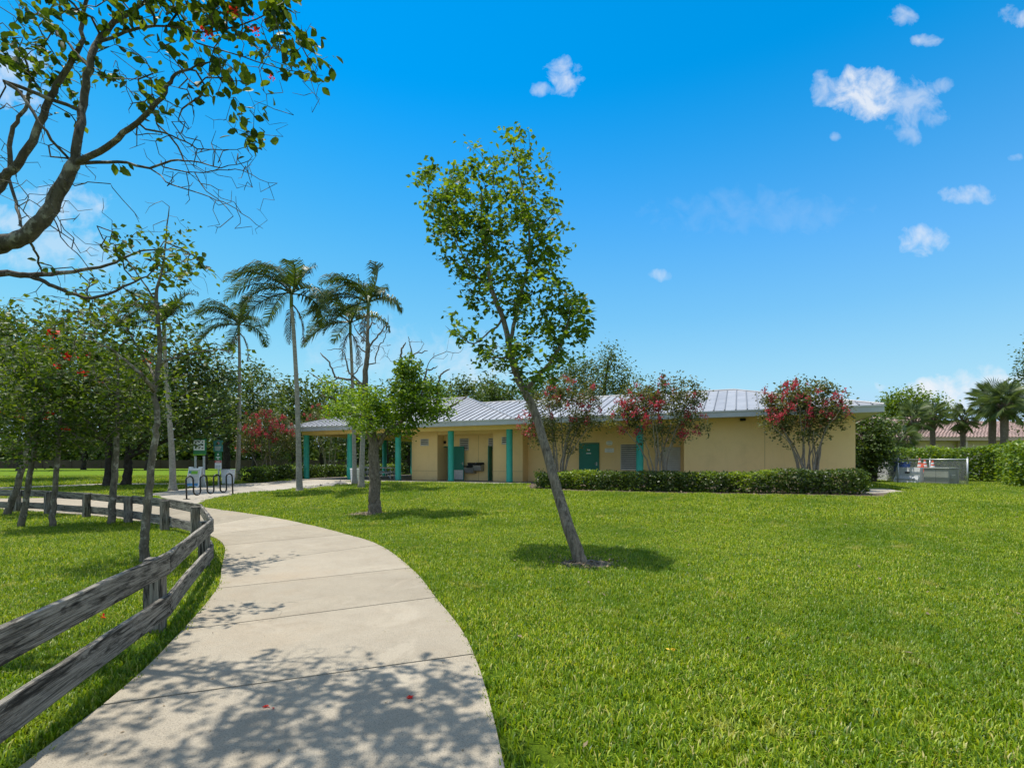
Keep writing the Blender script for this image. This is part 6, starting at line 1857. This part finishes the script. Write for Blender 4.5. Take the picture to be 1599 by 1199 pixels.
part('soffit', MB(MH).box(HX0 + 0.061, HX1, HY0 + 0.061, HY1, HEV - 0.24, HEV - 0.18), MAT['house_trim'], hs)
hroof = thing('roof', (0, 0, 0), None, None); hroof.parent = hs
hroof.location = Vector((0, 0, 0)) - Vector(hs.location)
def tile_slope(c0, c1, r1, r0, rows, parent):
    """courses of barrel tile laid from the eave c0-c1 up to the ridge r0-r1, each course one row of rounded tiles"""
    c0, c1, r0, r1 = [np.array(v, float) for v in (c0, c1, r0, r1)]
    for i in range(rows):
        a, b = i / rows, (i + 1.12) / rows
        L0, R0_ = c0 + (r0 - c0) * a, c1 + (r1 - c1) * a
        L1, R1_ = c0 + (r0 - c0) * min(b, 1), c1 + (r1 - c1) * min(b, 1)
        nrm = np.cross(c1 - c0, r0 - c0); nrm /= np.linalg.norm(nrm)
        wdt = np.linalg.norm(R0_ - L0)
        nt = max(2, int(wdt / 0.32)); ns = nt * 4
        V, F = [], []
        for j in range(ns + 1):
            t = j / ns
            hgt = 0.05 * abs(math.sin(math.pi * t * nt))
            V.append(L0 + (R0_ - L0) * t + nrm * (0.075 + hgt)); V.append(L1 + (R1_ - L1) * t + nrm * (0.02 + hgt)); V.append(L0 + (R0_ - L0) * t + nrm * 0.0)
        for j in range(ns):
            q = j * 3
            F += [(q, q + 3, q + 4, q + 1), (q + 2, q + 5, q + 3, q)]
        o = part('tile_course', MB().add(V, F), MAT['tile_roof'], parent)
RZ = PAD + HEV
hd = (HY1 - HY0) / 2
tile_slope((HX0, HY0, RZ), (HX1, HY0, RZ), (HX1 - 2, HY0 + hd, RZ + 1.95), (HX0 + hd, HY0 + hd, RZ + 1.95), 14, hroof)
tile_slope((HX0, HY1, RZ), (HX0, HY0, RZ), (HX0 + hd, HY0 + hd, RZ + 1.95), (HX0 + hd, HY0 + hd + 0.01, RZ + 1.95), 14, hroof)
tile_slope((HX1, HY1, RZ), (HX0, HY1, RZ), (HX0 + hd, HY0 + hd, RZ + 1.95), (HX1 - 2, HY0 + hd, RZ + 1.95), 10, hroof)
# a raised gable behind, its pale end turned to the right
GX0, GX1, GY, GZ = 34.5, 42.0, 53.0, RZ + 1.25
tile_slope((GX0, GY - 3.0, GZ - 0.6), (GX1, GY - 3.0, GZ - 0.6), (GX1, GY, GZ + 1.15), (GX0, GY, GZ + 1.15), 7, hroof)
tile_slope((GX1, GY + 3.0, GZ - 0.6), (GX0, GY + 3.0, GZ - 0.6), (GX0, GY, GZ + 1.15), (GX1, GY, GZ + 1.15), 7, hroof)
gb = MB()
for x in (GX0 + 0.2, GX1 - 0.4):
    gb.add([(x, GY - 2.8, GZ - 0.62), (x, GY + 2.8, GZ - 0.62), (x, GY, GZ + 1.05), (x + 0.15, GY - 2.8, GZ - 0.62), (x + 0.15, GY + 2.8, GZ - 0.62), (x + 0.15, GY, GZ + 1.05)], [(0, 2, 1), (3, 4, 5), (0, 1, 4, 3), (1, 2, 5, 4), (2, 0, 3, 5)])
    gb.tube([(x + 0.25, GY - 3.0, GZ - 0.62), (x + 0.25, GY, GZ + 1.12), (x + 0.25, GY + 3.0, GZ - 0.62)], 0.09, 4)
part('gable', gb, MAT['soffit'], hs)
tile_slope((55.0, 55.0, RZ + 0.9), (64.0, 55.0, RZ + 0.9), (62.0, 58.0, RZ + 2.2), (57.5, 58.0, RZ + 2.2), 6, hroof)

# low wall at the far side of the park
fw = thing('boundary_wall', (-30, 92, PAD), 'low dark brown boundary wall at the far side of the lawn', 'wall')
for k in range(26):
    x = -120 + k * 5.6
    y = 96.0 - (x + 120) * 0.05
    part('wall_panel', MB().box(x, x + 5.48, y, y + 0.16, PAD - 0.2, PAD + 1.55), MAT['far_wall'], fw)
    part('pier', MB().box(x - 0.24, x - 0.001, y - 0.08, y + 0.24, PAD - 0.2, PAD + 1.68), MAT['far_wall'], fw)

# ------------------------------------------------------------------ beds, litter and grass
def disc(name, px, py, rx, ry, mat, label, seed, chips=160, chip_mat='litter', csize=0.05):
    rg = np.random.default_rng(seed)
    c = at(px, py)
    n = 30
    ring = [(c[0] + rx * math.cos(a) * rg.uniform(0.8, 1.15), c[1] + ry * math.sin(a) * rg.uniform(0.8, 1.15)) for a in np.linspace(0, 2 * math.pi, n, endpoint=False)]
    V = [(c[0], c[1], c[2] + 0.035)] + [(x * 0.5 + c[0] * 0.5, y * 0.5 + c[1] * 0.5, float(gz(x, y)) + 0.028 + rg.uniform(0, 0.012)) for x, y in ring] + [(x, y, float(gz(x, y)) - 0.002) for x, y in ring]
    F = [(0, 1 + i, 1 + (i + 1) % n) for i in range(n)] + [(1 + i, 1 + n + i, 1 + n + (i + 1) % n, 1 + (i + 1) % n) for i in range(n)]
    mb = MB().add(V, F)
    o = part(name, mb, MAT[mat], None, True)
    tag(o, label, None, None, 'stuff')
    P = np.stack([c[0] + rg.normal(size=chips) * rx * 0.55, c[1] + rg.normal(size=chips) * ry * 0.55, np.zeros(chips)], 1)
    P[:, 2] = gz(P[:, 0], P[:, 1]) + 0.045
    Vc, Fc = leaf_cloud(P, csize, rg, LEAF_T, 0.9, 0.0)
    o2 = link('leaf_litter', fast_mesh('leaf_litter', Vc, Fc), MAT[chip_mat]); tag(o2, 'scattered dry leaves and chips on the ' + name.replace('_', ' '), None, None, 'stuff')
    EXCL.append(np.array([(c[0] + (x - c[0]) * 0.72, c[1] + (y - c[1]) * 0.72) for x, y in ring]))
disc('mulch', 915, 881, 0.5, 0.42, 'mulch', 'ring of brown mulch round the foot of the leaning tree', 301, 200)
disc('mulch', 572, 803, 0.6, 0.55, 'pale_mulch', 'dry pale mulch beside the foot of the half dead tree', 302, 140)

# planting bed under the low hedge
bed_px = [(822, 761.5), (900, 767.0), (965, 769.5), (1030, 771.5), (1110, 772), (1180, 774), (1290, 776.5), (1380, 777.5), (1394, 770)]
bed = np.array([P2(*q) for q in bed_px] + [Bp(16.4, -0.3, 0)[:2], Bp(9, -0.35, 0)[:2], Bp(1.25, -0.35, 0)[:2]])
mb = MB()
bx, by = bed.mean(0)
Vb = [(x, y, float(gz(x, y)) + 0.016) for x, y in bed]
mb.add(Vb, [tuple(range(len(Vb)))])
o = part('planting_bed', mb, MAT['soil'], None); o['kind'] = 'structure'; o['label'] = 'bare soil bed under the low hedge along the building'
rgl = np.random.default_rng(77)
kk = 700
tt = rgl.uniform(0, 1, kk)
edge = catmull([P2(*q) for q in bed_px[:8]], 12)
ix = (tt * (len(edge) - 1)).astype(int)
P = edge[ix] + rgl.normal(size=(kk, 2)) * 0.22 + np.array([0.05, 0.15])
P = np.stack([P[:, 0], P[:, 1], gz(P[:, 0], P[:, 1]) + 0.03], 1)
Vc, Fc = leaf_cloud(P, 0.085, rgl, LEAF_T, 0.9, 0.0)
o = link('leaf_litter', fast_mesh('leaf_litter', Vc, Fc), MAT['litter']); tag(o, 'fallen leaves along the front of the low hedge', None, None, 'stuff')

# rough grey rocks edging the apron by the tallest palm
for k, (px, py, sx, sy) in enumerate([(478, 764, .30, .16), (492, 763, .26, .13), (503, 761.5, .30, .16), (514, 760, .34, .18), (524, 758.5, .36, .2), (532, 757, .34, .2), (465, 765, .2, .1)]):
    rg = np.random.default_rng(400 + k)
    c = at(px, py)
    prof = [(sx * f, z * sy) for f, z in ((1.0, -0.2), (1.05, 0.15), (0.85, 0.6), (0.45, 0.9), (0.08, 1.0))]
    mb = MB(frame(c, (math.cos(0.3 + k), math.sin(0.3 + k), 0))).lathe(prof, 9)
    v = mb.v[0]; v += rg.normal(size=v.shape) * sy * 0.14
    o = part('edging_rock', mb, MAT['rock'], None)
    tag(o, ['leftmost long grey rock of the edging by the tallest palm', 'second grey edging rock from the tallest palm', 'third grey edging rock, nearest the middle of the row', 'fourth and taller grey edging rock of the row', 'fifth grey edging rock, second from the row end', 'last grey edging rock, nearest the second palm trunk', 'small grey rock at the foot of the tallest palm'][k], 'rock', 'rocks edging the apron')

# fallen blossoms and dead leaves
def fallen(px, py, label, mat='petal', size=0.032, lift=0.034):
    rg = np.random.default_rng(int(px * 7 + py))
    c = at(px, py, lift)
    P = np.repeat(c[None], 6, 0) + rg.normal(size=(6, 3)) * np.array([.012, .012, .004])
    V, F = leaf_cloud(P, size, rg, LEAF_T, 0.6, -0.35)
    o = link('fallen_blossom', fast_mesh('fallen_blossom', V, F), MAT[mat])
    tag(o, label, 'blossom')
fallen(421, 1112, 'red fallen blossom on the path, left one of two')
fallen(640, 1097, 'red fallen blossom on the path nearer the right edge')
fallen(161, 972, 'red fallen blossom in the grass under the near rails', lift=0.05)
fallen(1049, 1026, 'small yellow fallen leaf in the open lawn', 'yellow', 0.03, 0.06)
rgl = np.random.default_rng(88)
lp = []
while len(lp) < 70:
    px, py = rgl.uniform(120, 760), rgl.uniform(830, 1190)
    lp.append(at(px, py, 0.036))
lp = np.array(lp)
inside = np.zeros(len(lp), bool)
def in_poly(P, poly):
    x, y = P[:, 0], P[:, 1]; c = np.zeros(len(P), bool); n = len(poly); j = n - 1
    for i in range(n):
        xi, yi, xj, yj = poly[i][0], poly[i][1], poly[j][0], poly[j][1]
        cond = ((yi > y) != (yj > y)) & (x < (xj - xi) * (y - yi) / (yj - yi + 1e-12) + xi)
        c ^= cond; j = i
    return c
lp = lp[in_poly(lp, EXCL[0])]
Vc, Fc = leaf_cloud(lp, 0.016, rgl, LEAF_T, 0.95, 0.0, 0.6)
o = link('leaf_litter', fast_mesh('leaf_litter', Vc, Fc), MAT['litter']); tag(o, 'small dry bits of leaf scattered over the path', None, None, 'stuff')

# a few dry leaves on the open lawn
lp = np.stack([rgl.uniform(-0.5, 14, 260), rgl.uniform(2.6, 20, 260)], 1)
lp = lp[~in_poly(lp, EXCL[0])]
lp = np.stack([lp[:, 0], lp[:, 1], gz(lp[:, 0], lp[:, 1]) + 0.055], 1)
Vc, Fc = leaf_cloud(lp, 0.05, rgl, LEAF_T, 0.85, 0.0, 0.5)
o = link('leaf_litter', fast_mesh('leaf_litter', Vc, Fc), MAT['litter']); tag(o, 'dry leaves scattered thinly over the open lawn', None, None, 'stuff')

# grass: patches of blades, set out densely near by and more thinly far off
def patch_mesh(n, size, h, wd, seed):
    rg = np.random.default_rng(seed)
    x, y = rg.uniform(-size, size, n), rg.uniform(-size, size, n)
    az = rg.uniform(0, 2 * np.pi, n); ln = h * rg.uniform(0.6, 1.25, n); tl = rg.uniform(0.15, 1.15, n)
    dx_, dy_ = np.cos(az), np.sin(az)
    wx, wy = -dy_ * wd / 2, dx_ * wd / 2
    z0 = np.full(n, -0.012)
    b0 = np.stack([x - wx, y - wy, z0], 1); b1 = np.stack([x + wx, y + wy, z0], 1)
    mx = x + dx_ * ln * np.sin(tl) * 0.5; my = y + dy_ * ln * np.sin(tl) * 0.5; mz = ln * np.cos(tl * 0.7) * 0.6
    m0 = np.stack([mx - wx, my - wy, mz], 1); m1 = np.stack([mx + wx, my + wy, mz], 1)
    tx = x + dx_ * ln * np.sin(tl) * 1.1; ty = y + dy_ * ln * np.sin(tl) * 1.1; tz = ln * np.cos(tl) * 0.95
    t_ = np.stack([tx, ty, tz], 1)
    V = np.stack([b0, b1, m0, m1, t_], 1).reshape(-1, 3)
    i = np.arange(n)[:, None] * 5
    F = np.concatenate([i + np.array([[0, 1, 3]]), i + np.array([[0, 3, 2]]), i + np.array([[2, 3, 4]])])
    me = fast_mesh('grass_patch', V, F); me.materials.append(MAT['blade'])
    return me
gcol = bpy.data.collections.new('grass_patches')
for k in range(4):
    o = bpy.data.objects.new('grass_patch_%d' % k, patch_mesh(210, 0.17, 0.060, 0.0075, 500 + k)); gcol.objects.link(o)
for k in range(2):
    o = bpy.data.objects.new('grass_patch_%d' % (4 + k), patch_mesh(16, 0.035, 0.055, 0.007, 520 + k)); gcol.objects.link(o)
def grass_points(rings):
    rg = np.random.default_rng(600)
    out, scl, pk = [], [], []
    for (y0, y1, dens, s) in rings:
        for mult, small in ((1, False), (6, True)):
            if small and y1 > 21: continue
            c_ = 1 / math.sqrt(dens * mult); hw = y1 * 1.05 + 3.0
            xg, yg = np.meshgrid(np.arange(-hw, hw, c_), np.arange(y0, y1, c_))
            x = xg.ravel() + rg.uniform(0, c_, xg.size); y = yg.ravel() + rg.uniform(0, c_, yg.size)
            k = np.abs(x) < y * 1.03 + 3.0
            P = P0 = np.stack([x[k], y[k]], 1)
            ins = np.zeros(len(P), bool)
            for poly in EXCL: ins |= in_poly(P, poly)
            ins0 = ins
            P = P[~ins]
            near = np.zeros(len(P), bool)
            r = 0.16 * s
            for a in np.arange(0, 6.28, 0.785):
                Q = P + r * np.array([math.cos(a), math.sin(a)])
                for poly in EXCL: near |= in_poly(Q, poly)
            E_ = P0[ins0][::2] if small else P0[:0]
            if len(E_):                      # a few tufts creep over the slab edges
                lip = np.zeros(len(E_), bool)
                for a in np.arange(0, 6.28, 0.785):
                    Q = E_ + 0.028 * np.array([math.cos(a), math.sin(a)])
                    o_in = np.zeros(len(E_), bool)
                    for poly in EXCL: o_in |= in_poly(Q, poly)
                    lip |= ~o_in
                E_ = E_[lip]
            P = np.concatenate([P[near], E_]) if small else P[~near]
            out.append(P); scl.append(np.full(len(P), 1.0 if small else s)); pk.append(rg.integers(4, 6, len(P)) if small else rg.integers(0, 4, len(P)))
    P = np.concatenate(out)
    return P, np.concatenate(scl) * rg.uniform(0.85, 1.15, len(P)), np.concatenate(pk)
GP, GS, GI = grass_points([(0.6, 6.0, 30, 0.95), (6.0, 12.0, 22, 1.05), (12.0, 20.0, 11, 1.5), (20.0, 30.0, 5.5, 2.0), (30, 40, 2.2, 2.6)])
me = bpy.data.meshes.new('grass')
co = np.stack([GP[:, 0], GP[:, 1], gz(GP[:, 0], GP[:, 1])], 1).astype(np.float32)
me.vertices.add(len(co)); me.vertices.foreach_set('co', co.ravel())
at_ = me.attributes.new('sc', 'FLOAT', 'POINT'); at_.data.foreach_set('value', GS.astype(np.float32))
at2 = me.attributes.new('pick', 'INT', 'POINT'); at2.data.foreach_set('value', GI.astype(np.int32))
go = bpy.data.objects.new('grass', me); COL.objects.link(go)
tag(go, 'dense short blades of bright green lawn grass', None, None, 'stuff')
ng = bpy.data.node_groups.new('grass_on_points', 'GeometryNodeTree')
ng.interface.new_socket('Geometry', in_out='INPUT', socket_type='NodeSocketGeometry')
ng.interface.new_socket('Geometry', in_out='OUTPUT', socket_type='NodeSocketGeometry')
gi, gout = ng.nodes.new('NodeGroupInput'), ng.nodes.new('NodeGroupOutput')
ip = ng.nodes.new('GeometryNodeInstanceOnPoints')
ci = ng.nodes.new('GeometryNodeCollectionInfo'); ci.inputs['Collection'].default_value = gcol
ci.inputs['Separate Children'].default_value = True; ci.inputs['Reset Children'].default_value = True
na = ng.nodes.new('GeometryNodeInputNamedAttribute'); na.data_type = 'FLOAT'; na.inputs['Name'].default_value = 'sc'
rv = ng.nodes.new('FunctionNodeRandomValue'); rv.data_type = 'FLOAT_VECTOR'
rv.inputs[0].default_value = (-0.04, -0.04, 0); rv.inputs[1].default_value = (0.04, 0.04, 6.283)
ng.links.new(gi.outputs[0], ip.inputs['Points'])
ng.links.new(ci.outputs[0], ip.inputs['Instance'])
ip.inputs['Pick Instance'].default_value = True
np_ = ng.nodes.new('GeometryNodeInputNamedAttribute'); np_.data_type = 'INT'; np_.inputs['Name'].default_value = 'pick'
ng.links.new(np_.outputs[0], ip.inputs['Instance Index'])
ng.links.new(rv.outputs[0], ip.inputs['Rotation'])
ng.links.new(na.outputs[0], ip.inputs['Scale'])
ng.links.new(ip.outputs[0], gout.inputs[0])
md = go.modifiers.new('grass', 'NODES'); md.node_group = ng
